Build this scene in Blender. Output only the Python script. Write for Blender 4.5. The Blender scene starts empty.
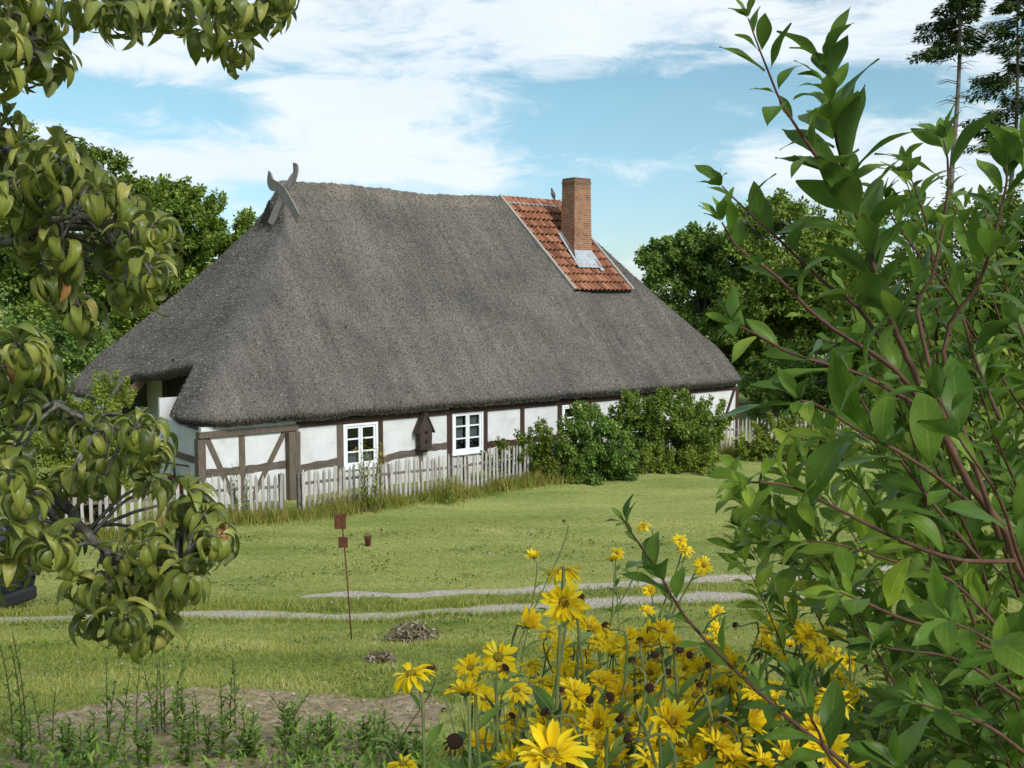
import bpy, math, random
import numpy as np
from mathutils import Vector, Matrix, noise as mnoise

random.seed(11)
RNG = np.random.default_rng(11)
SC = bpy.context.scene
COL = SC.collection
PI = math.pi
R = math.radians

# ------------------------------------------------------------------ camera
CAM_Z = 5.4
PITCH = math.atan(84 / 1000.0)
CP, SP = math.cos(PITCH), math.sin(PITCH)
cd = bpy.data.cameras.new('camera')
cd.sensor_width = 36.0
cd.lens = 36.0 * 1000 / 1024
cd.clip_start = 0.05
cd.clip_end = 3000
cam = bpy.data.objects.new('camera', cd)
COL.objects.link(cam)
cam.location = (0, 0, CAM_Z)
cam.rotation_euler = (PI / 2 - PITCH, 0, 0)
SC.camera = cam


def ray(px, py):
    a = (px - 512) / 1000.0
    b = (384 - py) / 1000.0
    return Vector((a, CP + b * SP, -SP + b * CP))


def at(px, py, Y):
    d = ray(px, py)
    return Vector((0, 0, CAM_Z)) + d * (Y / d.y)


# ------------------------------------------------------------------ terrain
TY = np.array([-40, -4, 0, 3, 6.5, 9, 11, 14, 16, 20, 23, 26, 60, 4000.0])
TZ = np.array([4.2, 3.85, 3.75, 3.42, 2.67, 2.1, 1.62, .95, .72, .38, .15, 0, 0, 0.0])


def _prof(y):
    k = np.array([-.9, -.45, 0, .45, .9])
    return sum(np.interp(y + d, TY, TZ) for d in k) / 5


def gz(x, y):
    x = np.asarray(x, float)
    y = np.asarray(y, float)
    b = 0.03 * np.sin(x * 1.3 + y * .7) + 0.025 * np.sin(x * .53 - y * 1.1 + 1) + 0.012 * np.sin(x * 3.1 + y * 2.3)
    return _prof(y) + b * np.clip((y - 2) / 6, 0, 1)


def gzf(x, y):
    return float(gz(x, y))


def on_ground(px, py):
    lo, hi = 1.0, 90.0
    f = lambda Y: (lambda p: p.z - gzf(p.x, p.y))(at(px, py, Y))
    for i in range(60):
        mid = (lo + hi) / 2
        if f(mid) > 0: lo = mid
        else: hi = mid
    return at(px, py, lo)


# ------------------------------------------------------------------ materials
MATS = {}
# seasonal tone of each kind of leaf (multiplies its ramp)
LEAF_GAIN = {'oak_leaf': (1.5, 1.4, 1.2), 'deep_leaf': (2.2, 1.8, 1.25), 'fresh_leaf': (1.15, 1.1, 1.0), 'needle': (1.3, 1.3, 1.2),
             'fruit_leaf': (1.55, 1.45, 1.3), 'shrub_leaf': (1.45, 1.35, 1.0), 'young_leaf': (1.3, 1.25, 1.0), 'weed_leaf': (1.45, 1.4, 1.2),
             'flower_leaf': (1.5, 1.4, 1.1), 'grass_blade': (1.48, 1.36, 1.35), 'tall_grass_blade': (1.2, 1.15, 1.0), 'reed': (1.15, 1.13, 1.1)}


def new_mat(name):
    m = bpy.data.materials.new(name)
    m.use_nodes = True
    nt = m.node_tree
    for n in list(nt.nodes): nt.nodes.remove(n)
    out = nt.nodes.new('ShaderNodeOutputMaterial')
    return m, nt, out


def ramp(nt, stops):
    r = nt.nodes.new('ShaderNodeValToRGB')
    els = r.color_ramp.elements
    while len(els) < len(stops): els.new(0.5)
    for e, (p, c) in zip(els, stops):
        e.position = p
        e.color = (c[0], c[1], c[2], 1)
    return r


def noise_node(nt, scale, detail=6, rough=.6, stretch=None, coord='Object', distort=0):
    tc = nt.nodes.new('ShaderNodeTexCoord')
    n = nt.nodes.new('ShaderNodeTexNoise')
    n.inputs['Scale'].default_value = scale
    n.inputs['Detail'].default_value = detail
    n.inputs['Roughness'].default_value = rough
    n.inputs['Distortion'].default_value = distort
    if stretch:
        mp = nt.nodes.new('ShaderNodeMapping')
        mp.inputs['Scale'].default_value = stretch
        nt.links.new(tc.outputs[coord], mp.inputs['Vector'])
        nt.links.new(mp.outputs['Vector'], n.inputs['Vector'])
    else:
        nt.links.new(tc.outputs[coord], n.inputs['Vector'])
    return n


def mixrgb(nt, fac, a, b, mode='MIX'):
    m = nt.nodes.new('ShaderNodeMix')
    m.data_type = 'RGBA'
    m.blend_type = mode
    for sock, v in ((m.inputs['Factor'], fac), (m.inputs['A'] if False else m.inputs[6], a), (m.inputs[7], b)):
        if hasattr(v, 'is_output'): nt.links.new(v, sock)
        elif isinstance(v, (tuple, list)): sock.default_value = (v[0], v[1], v[2], 1)
        else: sock.default_value = v
    return m.outputs[2]


def math_node(nt, op, a, b=None, c=None, clamp=False):
    m = nt.nodes.new('ShaderNodeMath')
    m.operation = op
    m.use_clamp = clamp
    for i, v in enumerate((a, b, c)):
        if v is None: continue
        if hasattr(v, 'is_output'): nt.links.new(v, m.inputs[i])
        else: m.inputs[i].default_value = v
    return m.outputs[0]


def surf(name, stops, scale=5, rough=.8, bump=.2, bscale=None, stretch=None, second=None, metallic=0, spec=.3, tint=0, detail=6, bdist=.02):
    """noise-coloured principled surface; second = (scale, colour, lo, hi) large stains; tint = strength of per-piece tint attribute"""
    if name in MATS: return MATS[name]
    m, nt, out = new_mat(name)
    p = nt.nodes.new('ShaderNodeBsdfPrincipled')
    p.inputs['Roughness'].default_value = rough
    p.inputs['Metallic'].default_value = metallic
    p.inputs['Specular IOR Level'].default_value = spec
    n = noise_node(nt, scale, detail, .62, stretch)
    r = ramp(nt, stops)
    nt.links.new(n.outputs['Fac'], r.inputs['Fac'])
    c = r.outputs['Color']
    if second:
        n2 = noise_node(nt, second[0], 5, .6)
        mr = nt.nodes.new('ShaderNodeMapRange')
        mr.inputs['From Min'].default_value = second[2]
        mr.inputs['From Max'].default_value = second[3]
        nt.links.new(n2.outputs['Fac'], mr.inputs['Value'])
        c = mixrgb(nt, mr.outputs['Result'], c, second[1])
    if tint:
        at_ = nt.nodes.new('ShaderNodeAttribute')
        at_.attribute_name = 'tint'
        v = math_node(nt, 'MULTIPLY_ADD', at_.outputs['Fac'], tint * 2, 1 - tint)
        c = mixrgb(nt, 1.0, c, v, 'MULTIPLY')
    nt.links.new(c, p.inputs['Base Color'])
    if bump:
        nb = noise_node(nt, bscale or scale * 3, 6, .65, stretch)
        b = nt.nodes.new('ShaderNodeBump')
        b.inputs['Strength'].default_value = bump
        b.inputs['Distance'].default_value = bdist
        nt.links.new(nb.outputs['Fac'], b.inputs['Height'])
        nt.links.new(b.outputs['Normal'], p.inputs['Normal'])
    nt.links.new(p.outputs['BSDF'], out.inputs['Surface'])
    MATS[name] = m
    return m


def leaf_mat(name, stops, trans=.35, gloss=.5, veins=0, spots=0, back=None, roughs=.4):
    """foliage: colour from the per-leaf tint attribute, light passing through, waxy sheen, veins from the leaf's UVs"""
    if name in MATS: return MATS[name]
    m, nt, out = new_mat(name)
    a = nt.nodes.new('ShaderNodeAttribute')
    a.attribute_name = 'tint'
    g_ = LEAF_GAIN.get(name, (1, 1, 1))
    r = ramp(nt, [(p, tuple(min(.6, x * y) for x, y in zip(c, g_))) for p, c in stops])
    nt.links.new(a.outputs['Fac'], r.inputs['Fac'])
    c = r.outputs['Color']
    nrm = None
    if veins:
        uv = nt.nodes.new('ShaderNodeUVMap')
        uv.uv_map = 'leaf'
        sx = nt.nodes.new('ShaderNodeSeparateXYZ')
        nt.links.new(uv.outputs['UV'], sx.inputs[0])
        av = math_node(nt, 'ABSOLUTE', math_node(nt, 'SUBTRACT', sx.outputs[1], .5))
        mid = math_node(nt, 'LESS_THAN', av, .028)
        ph = math_node(nt, 'MULTIPLY', math_node(nt, 'SUBTRACT', sx.outputs[0], math_node(nt, 'MULTIPLY', av, .45)), 62.0)
        sv = math_node(nt, 'GREATER_THAN', math_node(nt, 'SINE', ph), .86)
        vv = math_node(nt, 'MAXIMUM', mid, math_node(nt, 'MULTIPLY', sv, .45))
        light = mixrgb(nt, 1.0, c, (1.5, 1.45, 1.6), 'MULTIPLY')
        c = mixrgb(nt, math_node(nt, 'MULTIPLY', vv, veins), c, light)
        b = nt.nodes.new('ShaderNodeBump')
        b.inputs['Strength'].default_value = .35
        b.inputs['Distance'].default_value = .0015
        nt.links.new(math_node(nt, 'SUBTRACT', 1.0, vv), b.inputs['Height'])
        nrm = b.outputs['Normal']
        n3 = noise_node(nt, 34, 5, .65)
        m3 = nt.nodes.new('ShaderNodeMapRange')
        m3.inputs['From Min'].default_value = .4
        m3.inputs['From Max'].default_value = .7
        nt.links.new(n3.outputs['Fac'], m3.inputs['Value'])
        c = mixrgb(nt, math_node(nt, 'MULTIPLY', m3.outputs['Result'], .6), c, mixrgb(nt, 1.0, c, (.62, .62, .45), 'MULTIPLY'))
        # tired edges
        eg = math_node(nt, 'MULTIPLY', math_node(nt, 'GREATER_THAN', math_node(nt, 'MULTIPLY_ADD', math_node(nt, 'SUBTRACT', n3.outputs['Fac'], .5), .5, av), .49), .5)
        c = mixrgb(nt, eg, c, (.16, .10, .035))
    if spots:
        n2 = noise_node(nt, 22, 3, .6)
        mr = nt.nodes.new('ShaderNodeMapRange')
        mr.inputs['From Min'].default_value = 1 - spots
        mr.inputs['From Max'].default_value = 1 - spots + .07
        nt.links.new(n2.outputs['Fac'], mr.inputs['Value'])
        c = mixrgb(nt, mr.outputs['Result'], c, (.11, .035, .012))
    if back:
        g = nt.nodes.new('ShaderNodeNewGeometry')
        c = mixrgb(nt, g.outputs['Backfacing'], c, mixrgb(nt, .6, c, back))
    d = nt.nodes.new('ShaderNodeBsdfDiffuse')
    t = nt.nodes.new('ShaderNodeBsdfTranslucent')
    gl = nt.nodes.new('ShaderNodeBsdfGlossy')
    gl.inputs['Roughness'].default_value = roughs
    nt.links.new(c, d.inputs['Color'])
    nt.links.new(mixrgb(nt, 1.0, c, (1.25, 1.3, .6), 'MULTIPLY'), t.inputs['Color'])
    if nrm:
        nt.links.new(nrm, d.inputs['Normal'])
        nt.links.new(nrm, gl.inputs['Normal'])
    m1 = nt.nodes.new('ShaderNodeMixShader')
    m1.inputs[0].default_value = trans
    nt.links.new(d.outputs[0], m1.inputs[1])
    nt.links.new(t.outputs[0], m1.inputs[2])
    fr = nt.nodes.new('ShaderNodeFresnel')
    fr.inputs['IOR'].default_value = 1.4
    m2 = nt.nodes.new('ShaderNodeMixShader')
    gb = nt.nodes.new('ShaderNodeNewGeometry')
    front = math_node(nt, 'SUBTRACT', 1.0, gb.outputs['Backfacing'])
    nt.links.new(math_node(nt, 'MULTIPLY', math_node(nt, 'MULTIPLY', math_node(nt, 'MINIMUM', fr.outputs[0], .45), gloss), front), m2.inputs[0])
    nt.links.new(m1.outputs[0], m2.inputs[1])
    nt.links.new(gl.outputs[0], m2.inputs[2])
    nt.links.new(m2.outputs[0], out.inputs['Surface'])
    MATS[name] = m
    return m


# ------------------------------------------------------------------ objects and tags
def tag(o, label=None, cat=None, group=None, kind=None):
    if label: o['label'] = label
    if cat: o['category'] = cat
    if group: o['group'] = group
    if kind: o['kind'] = kind
    return o


def empty(name, loc, label, cat, group=None, rz=0):
    o = bpy.data.objects.new(name, None)
    o.empty_display_size = .2
    COL.objects.link(o)
    o.location = loc
    o.rotation_euler = (0, 0, rz)
    return tag(o, label, cat, group)


def link_mesh(name, me, parent=None, mat=None):
    if mat is not None:
        for m in (mat if isinstance(mat, (list, tuple)) else [mat]): me.materials.append(m)
    o = bpy.data.objects.new(name, me)
    COL.objects.link(o)
    if parent is not None: o.parent = parent
    return o


def copy_tree(o, parent=None):
    c = o.copy()
    COL.objects.link(c)
    c.parent = parent
    for ch in list(o.children): copy_tree(ch, c)
    return c


def np_mesh(name, V, F, tint=None, uv=None, smooth=True):
    """V (n,3), F (m,k) with a fixed k"""
    V = np.ascontiguousarray(V, np.float32)
    F = np.ascontiguousarray(F, np.int32)
    me = bpy.data.meshes.new(name)
    n, (m, k) = len(V), F.shape
    me.vertices.add(n)
    me.vertices.foreach_set('co', V.ravel())
    me.loops.add(m * k)
    me.loops.foreach_set('vertex_index', F.ravel())
    me.polygons.add(m)
    me.polygons.foreach_set('loop_start', np.arange(0, m * k, k, dtype=np.int32))
    me.polygons.foreach_set('loop_total', np.full(m, k, np.int32))
    if smooth: me.polygons.foreach_set('use_smooth', np.ones(m, bool))
    if tint is not None:
        a = me.attributes.new('tint', 'FLOAT', 'POINT')
        a.data.foreach_set('value', np.ascontiguousarray(tint, np.float32))
    if uv is not None:
        l = me.uv_layers.new(name='leaf')
        l.data.foreach_set('uv', np.ascontiguousarray(uv[F.ravel()], np.float32).ravel())
    me.update(calc_edges=True)
    me.validate()
    return me


class MB:
    """collects shapes for ONE mesh"""

    def __init__(s):
        s.v, s.f, s.t, s.sm = [], [], [], []

    def add(s, vs, fs, tint=.5, smooth=False):
        o = len(s.v)
        s.v += [tuple(v) for v in vs]
        s.f += [tuple(i + o for i in f) for f in fs]
        s.t += [tint] * len(vs)
        s.sm += [smooth] * len(fs)

    def box(s, a, b, tint=.5, M=None, jit=0):
        (x0, y0, z0), (x1, y1, z1) = a, b
        vs = [(x0, y0, z0), (x1, y0, z0), (x1, y1, z0), (x0, y1, z0), (x0, y0, z1), (x1, y0, z1), (x1, y1, z1), (x0, y1, z1)]
        if jit: vs = [tuple(c + random.uniform(-jit, jit) for c in v) for v in vs]
        if M is not None: vs = [M @ Vector(v) for v in vs]
        s.add(vs, [(0, 3, 2, 1), (4, 5, 6, 7), (0, 1, 5, 4), (1, 2, 6, 5), (2, 3, 7, 6), (3, 0, 4, 7)], tint)

    def beam(s, p, q, w, h, up=(0, 0, 1), tint=.5):
        p, q = Vector(p), Vector(q)
        d = (q - p).normalized()
        x = d.cross(Vector(up)).normalized()
        y = x.cross(d).normalized()
        vs = []
        for c in (p, q):
            for a, b in ((-1, -1), (1, -1), (1, 1), (-1, 1)): vs.append(c + x * a * w / 2 + y * b * h / 2)
        s.add(vs, [(0, 1, 2, 3), (7, 6, 5, 4), (0, 4, 5, 1), (1, 5, 6, 2), (2, 6, 7, 3), (3, 7, 4, 0)], tint)

    def tube(s, pts, rad, n=6, tint=.5):
        pts = [Vector(p) for p in pts]
        m = len(pts)
        rad = rad if isinstance(rad, (list, tuple)) else [rad] * m
        vs, fs = [], []
        ref = Vector((.31, .17, .93))
        for i, p in enumerate(pts):
            d = (pts[min(i + 1, m - 1)] - pts[max(i - 1, 0)])
            if d.length < 1e-9: d = Vector((0, 0, 1))
            d.normalize()
            x = d.cross(ref)
            if x.length < .05: x = d.cross(Vector((1, 0, 0)))
            x.normalize()
            y = d.cross(x)
            for k in range(n):
                a = 2 * PI * k / n
                vs.append(p + (x * math.cos(a) + y * math.sin(a)) * rad[i])
        for i in range(m - 1):
            for k in range(n):
                k2 = (k + 1) % n
                fs.append((i * n + k, i * n + k2, (i + 1) * n + k2, (i + 1) * n + k))
        fs.append(tuple(range(n - 1, -1, -1)))
        fs.append(tuple((m - 1) * n + k for k in range(n)))
        s.add(vs, fs, tint, True)

    def lathe(s, prof, c=(0, 0, 0), n=16, tint=.5, sx=1, sy=1, M=None):
        vs, fs = [], []
        for r, z in prof:
            for k in range(n):
                a = 2 * PI * k / n
                v = Vector((r * math.cos(a) * sx, r * math.sin(a) * sy, z))
                if M is not None: v = M @ v
                vs.append(v + Vector(c))
        for i in range(len(prof) - 1):
            for k in range(n):
                k2 = (k + 1) % n
                fs.append((i * n + k, i * n + k2, (i + 1) * n + k2, (i + 1) * n + k))
        fs.append(tuple(range(n - 1, -1, -1)))
        fs.append(tuple((len(prof) - 1) * n + k for k in range(n)))
        s.add(vs, fs, tint, True)

    def build(s, name, mat, parent=None, bevel=0, boxuv=False):
        me = bpy.data.meshes.new(name)
        me.from_pydata(s.v, [], s.f)
        a = me.attributes.new('tint', 'FLOAT', 'POINT')
        a.data.foreach_set('value', np.array(s.t, np.float32))
        me.polygons.foreach_set('use_smooth', np.array(s.sm, bool))
        me.update()
        o = link_mesh(name, me, parent, mat)
        if boxuv: box_uv(me)
        if bevel:
            b = o.modifiers.new('bevel', 'BEVEL')
            b.width = bevel
            b.segments = 2
            b.limit_method = 'ANGLE'
        return o


def box_uv(me):
    l = me.uv_layers.new(name='wall')
    for p in me.polygons:
        n = p.normal
        ax = max(range(3), key=lambda i: abs(n[i]))
        for li in p.loop_indices:
            c = me.vertices[me.loops[li].vertex_index].co
            l.data[li].uv = (c.y, c.z) if ax == 0 else ((c.x, c.z) if ax == 1 else (c.x, c.y))


# ------------------------------------------------------------------ leaves
def leaf_template(bend=.5, fold=.25, width=.42, rows=7, sharp=1.0, wave=0.0, stalk=.06, cols=3, peak=.45):
    """leaf of length 1 along +y, bending towards -z; returns verts, quads, uv"""
    V, UV = [], []
    y = z = 0.0
    ang = .15
    for i in range(rows + 1):
        u = i / rows
        w = width / 2 * (math.sin(PI * min(1, (u ** (math.log(.5) / math.log(peak))))) ** sharp)
        if i == 0: w = .012
        if i == rows: w = .004
        cs = np.linspace(-1, 1, cols)
        for c in cs:
            ex = wave * math.sin(u * 9 + c * 2) * abs(c)
            V.append((c * w * math.cos(fold), y - math.sin(ang) * 0 + 0, z + abs(c) * w * math.sin(fold) + ex))
            UV.append((u, .5 + c * .5))
        ang -= bend / rows
        y += math.cos(ang) / rows
        z += math.sin(ang) / rows
    F = []
    for i in range(rows):
        for c in range(cols - 1):
            a = i * cols + c
            F.append((a, a + 1, a + cols + 1, a + cols))
    V = np.array(V)
    V[:, 1] += stalk
    return V, np.array(F), np.array(UV)


DIAMOND = (np.array([(0, 0, 0), (.3, .5, .06), (0, 1, -.05), (-.3, .5, .06)], float), np.array([(0, 1, 2, 3)]), np.array([(0, .5), (.5, 1), (1, .5), (.5, 0.)]))


def frames(D, N):
    D = D / np.linalg.norm(D, axis=1, keepdims=True)
    X = np.cross(D, N)
    l = np.linalg.norm(X, axis=1, keepdims=True)
    bad = l[:, 0] < 1e-4
    X[bad] = np.cross(D[bad], np.array([.3, .5, .8]))
    X /= np.linalg.norm(X, axis=1, keepdims=True)
    Z = np.cross(X, D)
    return np.stack([X, D, Z], axis=2)      # columns


def place(tpl, P, D, N, S, T):
    V, F, UV = tpl
    n, k = len(P), len(V)
    M = frames(np.asarray(D, float), np.asarray(N, float))
    W = np.einsum('nij,kj->nki', M, V) * np.asarray(S)[:, None, None] + np.asarray(P)[:, None, :]
    FF = (F[None] + (np.arange(n) * k)[:, None, None]).reshape(-1, F.shape[1])
    return W.reshape(-1, 3), FF, np.repeat(T, k), np.tile(UV, (n, 1))


def join(parts):
    V, F, T, U = [], [], [], []
    o = 0
    for v, f, t, u in parts:
        V.append(v); F.append(f + o); T.append(t); U.append(u)
        o += len(v)
    return np.concatenate(V), np.concatenate(F), np.concatenate(T), np.concatenate(U)


def foliage(name, parts, mat, parent, smooth=True, origin=None):
    V, F, T, U = join(parts)
    if origin is not None: V = V - np.array(origin)
    return link_mesh(name, np_mesh(name, V, F, T, U, smooth), parent, mat)


def rand_unit(n):
    v = RNG.normal(size=(n, 3))
    return v / np.linalg.norm(v, axis=1, keepdims=True)


def spline(pts, n):
    """Catmull-Rom through points"""
    pts = [Vector(p) for p in pts]
    q = [pts[0] * 2 - pts[1]] + pts + [pts[-1] * 2 - pts[-2]]
    out = []
    segs = len(pts) - 1
    for i in range(n + 1):
        u = i / n * segs
        k = min(int(u), segs - 1)
        t = u - k
        a, b, c, d = q[k:k + 4]
        out.append(.5 * (2 * b + (c - a) * t + (2 * a - 5 * b + 4 * c - d) * t * t + (3 * b - a - 3 * c + d) * t ** 3))
    return out

# ------------------------------------------------------------------ HOUSE
HO = Vector((-8, 25, 0))
HA = R(38.8)
HU = Vector((math.cos(HA), math.sin(HA), 0))
HV = Vector((-math.sin(HA), math.cos(HA), 0))
HL, HW = 22.5, 12.7
ZE, TF, TG, TLT, TR_ = 2.35, 1.11, 5.12, 1.09, 1.62


def hw(t, s, z=0.0):
    return HO + HU * t + HV * s + Vector((0, 0, z))


def in_panel(t, s):
    """the tiled field of the front slope (a sheared strip), and the ridge above it"""
    if s > 6.35: return 14.95 < t < 17.7
    if s < 3.12: return False
    lo = 15.73 - (s - 3.12) * .272
    return lo < t < lo + 2.98


def smin(a, b, k):
    if k <= 0: return min(a, b)
    h = max(k - abs(a - b), 0) / k
    return min(a, b) - h * h * k * .25


def roof_h(t, s):
    f = TF * s
    b = TF * (HW - s)
    l = TLT * t if t < TG else TLT * TG + (t - TG) * 3.2
    r = TR_ * (HL - t)
    h = smin(f, b, .25)
    k = lambda z: .9 * max(0, min(1, z / 2.5)) * max(.05, min(1, (5.6 - z) / 1.5))
    h = smin(h, l, k(min(h, l)))
    h = smin(h, r, 1.6 * max(0, min(1, h / 3)))
    sag = -.04 * math.sin(PI * min(1, max(0, t / HL))) * max(0, min(1, h / 4)) + .05 * math.sin(t * .9 + 1) * max(0, min(1, h / 6))
    return ZE + h + sag


def make_house():
    root = empty('thatched_cottage', HO, 'long half-timbered cottage with steep grey thatched roof and white walls', 'house', rz=HA)
    thatch = thatch_mat()
    # ---- thatch: a height grid with rounded hips, a porch notch in the hip and a thick cut eave
    ts = sorted(set(list(np.arange(0, .9, .15)) + list(np.arange(.9, HL, .16)) + [HL, TG - .02, TG]))
    ts = [t for t in ts if not (abs(t - TG) < .08 and t not in (TG, TG - .02))]
    ss = sorted(set([round(x, 3) for x in np.arange(0, 2.4, .15)] + [2.4] + [round(x, 3) for x in np.arange(2.55, 6.8, .155)] + [6.9] + [round(x, 3) for x in np.arange(7.05, HW, .2)] + [HW]))
    T0, S0, S1 = .9, 2.4, 6.9
    i0 = min(range(len(ts)), key=lambda i: abs(ts[i] - T0))
    ja = ss.index(2.4); jb = ss.index(6.9)
    T0 = ts[i0]

    def warp(t, s):
        e = 1.75 + 1.25 * min(t, 1.1)
        e = e + (S0 - e) * max(0, min(1, (t - 1.1) / 1.5))
        if s <= S0: s2 = s * e / S0
        elif s <= S1: s2 = e + (s - S0) * (S1 - e) / (S1 - S0)
        else: s2 = s
        sh = 0
        if t < 2.6:
            tri = t / T0 if t < T0 else 1 - (t - T0) / (2.6 - T0)
            w = max(0, min(1, (s2 - 1.5) / 1.2)) * max(0, min(1, (8.2 - s2) / 1.2))
            sh = tri * w * (.22 - .13 * (s2 - 3.1))
        return t + sh, s2

    def corner(t, s, r=1.3):
        for (a, b, st, sv) in ((t, s, 1, 1), (HL - t, s, -1, 1), (t, HW - s, 1, -1), (HL - t, HW - s, -1, -1)):
            if a < r and b < r:
                A, B = (r - a) / r, (r - b) / r
                d = math.hypot(A, B)
                if d > 1e-6:
                    f = max(A, B) / d
                    A, B = A * f, B * f
                a2, b2 = r - A * r, r - B * r
                return (a2 if st > 0 else HL - a2), (b2 if sv > 0 else HW - b2)
        return t, s
    V = []
    idx = {}
    for i, t in enumerate(ts):
        for j, s in enumerate(ss):
            t1, s1 = warp(t, s)
            h = roof_h(t1, s1)
            if in_panel(t1, s1): h -= .22
            x, y = corner(t1, s1)
            edge = i in (0, len(ts) - 1) or j in (0, len(ss) - 1)
            nz = mnoise.noise((x * 1.1, y * 1.1, h * 1.1)) * .05 + mnoise.noise((x * 4, y * 4, h * 4)) * .02
            if abs(s1 - 6.35) < .25: nz += .05 + .025 * math.sin(t * 17)
            idx[i, j] = len(V)
            V.append(Vector((x, y, h + nz * (.5 if edge else 1))))
    F = []
    hole = lambda i, j: i < i0 and ja <= j < jb
    for i in range(len(ts) - 1):
        for j in range(len(ss) - 1):
            if not hole(i, j): F.append((idx[i, j], idx[i + 1, j], idx[i + 1, j + 1], idx[i, j + 1]))
    # boundary loop, walked in order (roof on the left hand)
    nxt = {}
    cnt = set()
    for f in F:
        for a, b in zip(f, f[1:] + f[:1]): cnt.add((a, b))
    for a, b in cnt:
        if (b, a) not in cnt: nxt[a] = b
    st = idx[0, 0]
    loop = [st]
    while nxt[loop[-1]] != st: loop.append(nxt[loop[-1]])
    n = len(loop)
    inn = []
    for k in range(n):
        a, b = V[loop[k - 1]], V[loop[(k + 1) % n]]
        d = (b - a); d.z = 0; d.normalize()
        inn.append(Vector((-d.y, d.x, 0)))
    for _ in range(3):
        inn = [(inn[k - 1] + inn[k] * 2 + inn[(k + 1) % n]).normalized() for k in range(n)]
    r2, r3 = [], []
    for k in range(n):
        p = V[loop[k]]
        q = p + inn[k] * .27 + Vector((0, 0, -.24 + random.uniform(-.02, .02)))
        r2.append(len(V)); V.append(q)
    for k in range(n):
        p = V[loop[k]]
        q = p + inn[k] * .95
        q.z = max(p.z - .24 + .3, roof_h(q.x, q.y) - .42)
        r3.append(len(V)); V.append(q)
    for k in range(n):
        k2 = (k + 1) % n
        F.append((loop[k2], loop[k], r2[k], r2[k2]))
        F.append((r2[k2], r2[k], r3[k], r3[k2]))
    me = bpy.data.meshes.new('roof')
    me.from_pydata(V, [], F)
    me.polygons.foreach_set('use_smooth', np.ones(len(F), bool))
    me.update()
    # short reed ends sticking out of the coat (same mesh)
    roof = link_mesh('roof', me, root, thatch)
    NV = np.array([v[:] for v in V])
    quads = np.array([f for f in F[:len(F) - 2 * n]])
    A = NV[quads[:, 0]]; B = NV[quads[:, 1]]; C_ = NV[quads[:, 2]]; D_ = NV[quads[:, 3]]
    ar = np.linalg.norm(np.cross(C_ - A, D_ - B), axis=1)
    w = ar * ((A[:, 1] < 7.2) | (A[:, 0] < 7)) + 1e-9
    pick = RNG.choice(len(quads), 150000, p=w / w.sum())
    a, b = RNG.random((2, len(pick), 1))
    P = (A[pick] * (1 - a) + B[pick] * a) * (1 - b) + (D_[pick] * (1 - a) + C_[pick] * a) * b
    N = np.cross(C_[pick] - A[pick], D_[pick] - B[pick])
    N /= np.linalg.norm(N, axis=1, keepdims=True)
    down = np.array([0, 0, -1.0]) - N * (-N[:, 2:3])
    down /= np.maximum(np.linalg.norm(down, axis=1, keepdims=True), 1e-6)
    Dr = down + N * RNG.uniform(.15, .8, (len(P), 1)) + RNG.normal(size=P.shape) * .25
    okk = ~np.array([in_panel(p[0], p[1]) for p in P])
    P, Dr, N = P[okk], Dr[okk], N[okk]
    # fringe along the eave
    e1 = np.array([V[k][:] for k in loop]); e2 = np.array([V[k][:] for k in r2])
    m = 24000
    ki = RNG.integers(0, n, m); kj = (ki + 1) % n
    u = RNG.random((m, 1)); v = RNG.random((m, 1))
    Pe = (e1[ki] * (1 - u) + e1[kj] * u) * (1 - v) + (e2[ki] * (1 - u) + e2[kj] * u) * v
    IN = np.array([i_[:] for i_ in inn])[ki]
    De = -IN * .8 + np.array([0, 0, -.55]) + RNG.normal(size=Pe.shape) * .25
    Ne = np.tile([0, 0, 1.0], (m, 1))
    tplV = np.array([(-.14, 0, 0), (.14, 0, 0), (.08, 1, 0), (-.08, 1, 0)], float)
    tpl = (tplV, np.array([(0, 1, 2, 3)]), np.zeros((4, 2)))
    o1 = place(tpl, P - Dr * .01, Dr, N + RNG.normal(size=P.shape) * .4, RNG.uniform(.035, .075, len(P)), RNG.random(len(P)))
    o2 = place(tpl, Pe, De, Ne, RNG.uniform(.03, .065, m), RNG.random(m) * .8)
    foliage('thatch_reeds', [o1, o2], reed_mat(), roof, smooth=False)['kind'] = 'stuff'

    # ---- tiled field beside the chimney
    tile = tile_mat()
    g = MB()
    rows, colw = 12, .225
    ncol = 13
    slope = math.hypot(1, TF)
    sb, st_ = 3.1, 6.40
    nrm = Vector((0, -TF, 1)).normalized()
    dv = Vector((0, 1, TF)).normalized()
    for r_ in range(rows):
        s_lo = sb + (st_ - sb) * r_ / rows
        s_hi = sb + (st_ - sb) * (r_ + 1.12) / rows
        s_hi = min(s_hi, 6.42)
        for c in range(ncol):
            lo = 15.73 - (s_lo - 3.12) * .272
            x0 = lo + 2.98 * c / ncol
            x1 = lo + 2.98 * (c + 1.06) / ncol
            jit = random.uniform(-.008, .008)
            vs, k = [], 8
            for (s_, lift) in ((s_lo, .115), (s_hi, .0)):
                for q in range(k + 1):
                    f = q / k
                    prof = .045 * (math.sin(f * 2 * PI - .6)) + .0
                    base = Vector((x0 + (x1 - x0) * f, s_ , ZE + TF * s_ - .04))
                    vs.append(base + nrm * (lift + prof + jit))
            for q in range(k + 1):
                vs.append(vs[q] - nrm * .02 - dv * .02)
            fs = [(q, q + 1, k + 1 + q + 1, k + 1 + q) for q in range(k)]
            fs += [(q + 1, q, 2 * (k + 1) + q, 2 * (k + 1) + q + 1) for q in range(k)]
            g.add(vs, fs, random.random(), True)
    pan = g.build('tile_panel', tile, root)
    rt = MB()
    nt_ = 8
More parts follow.
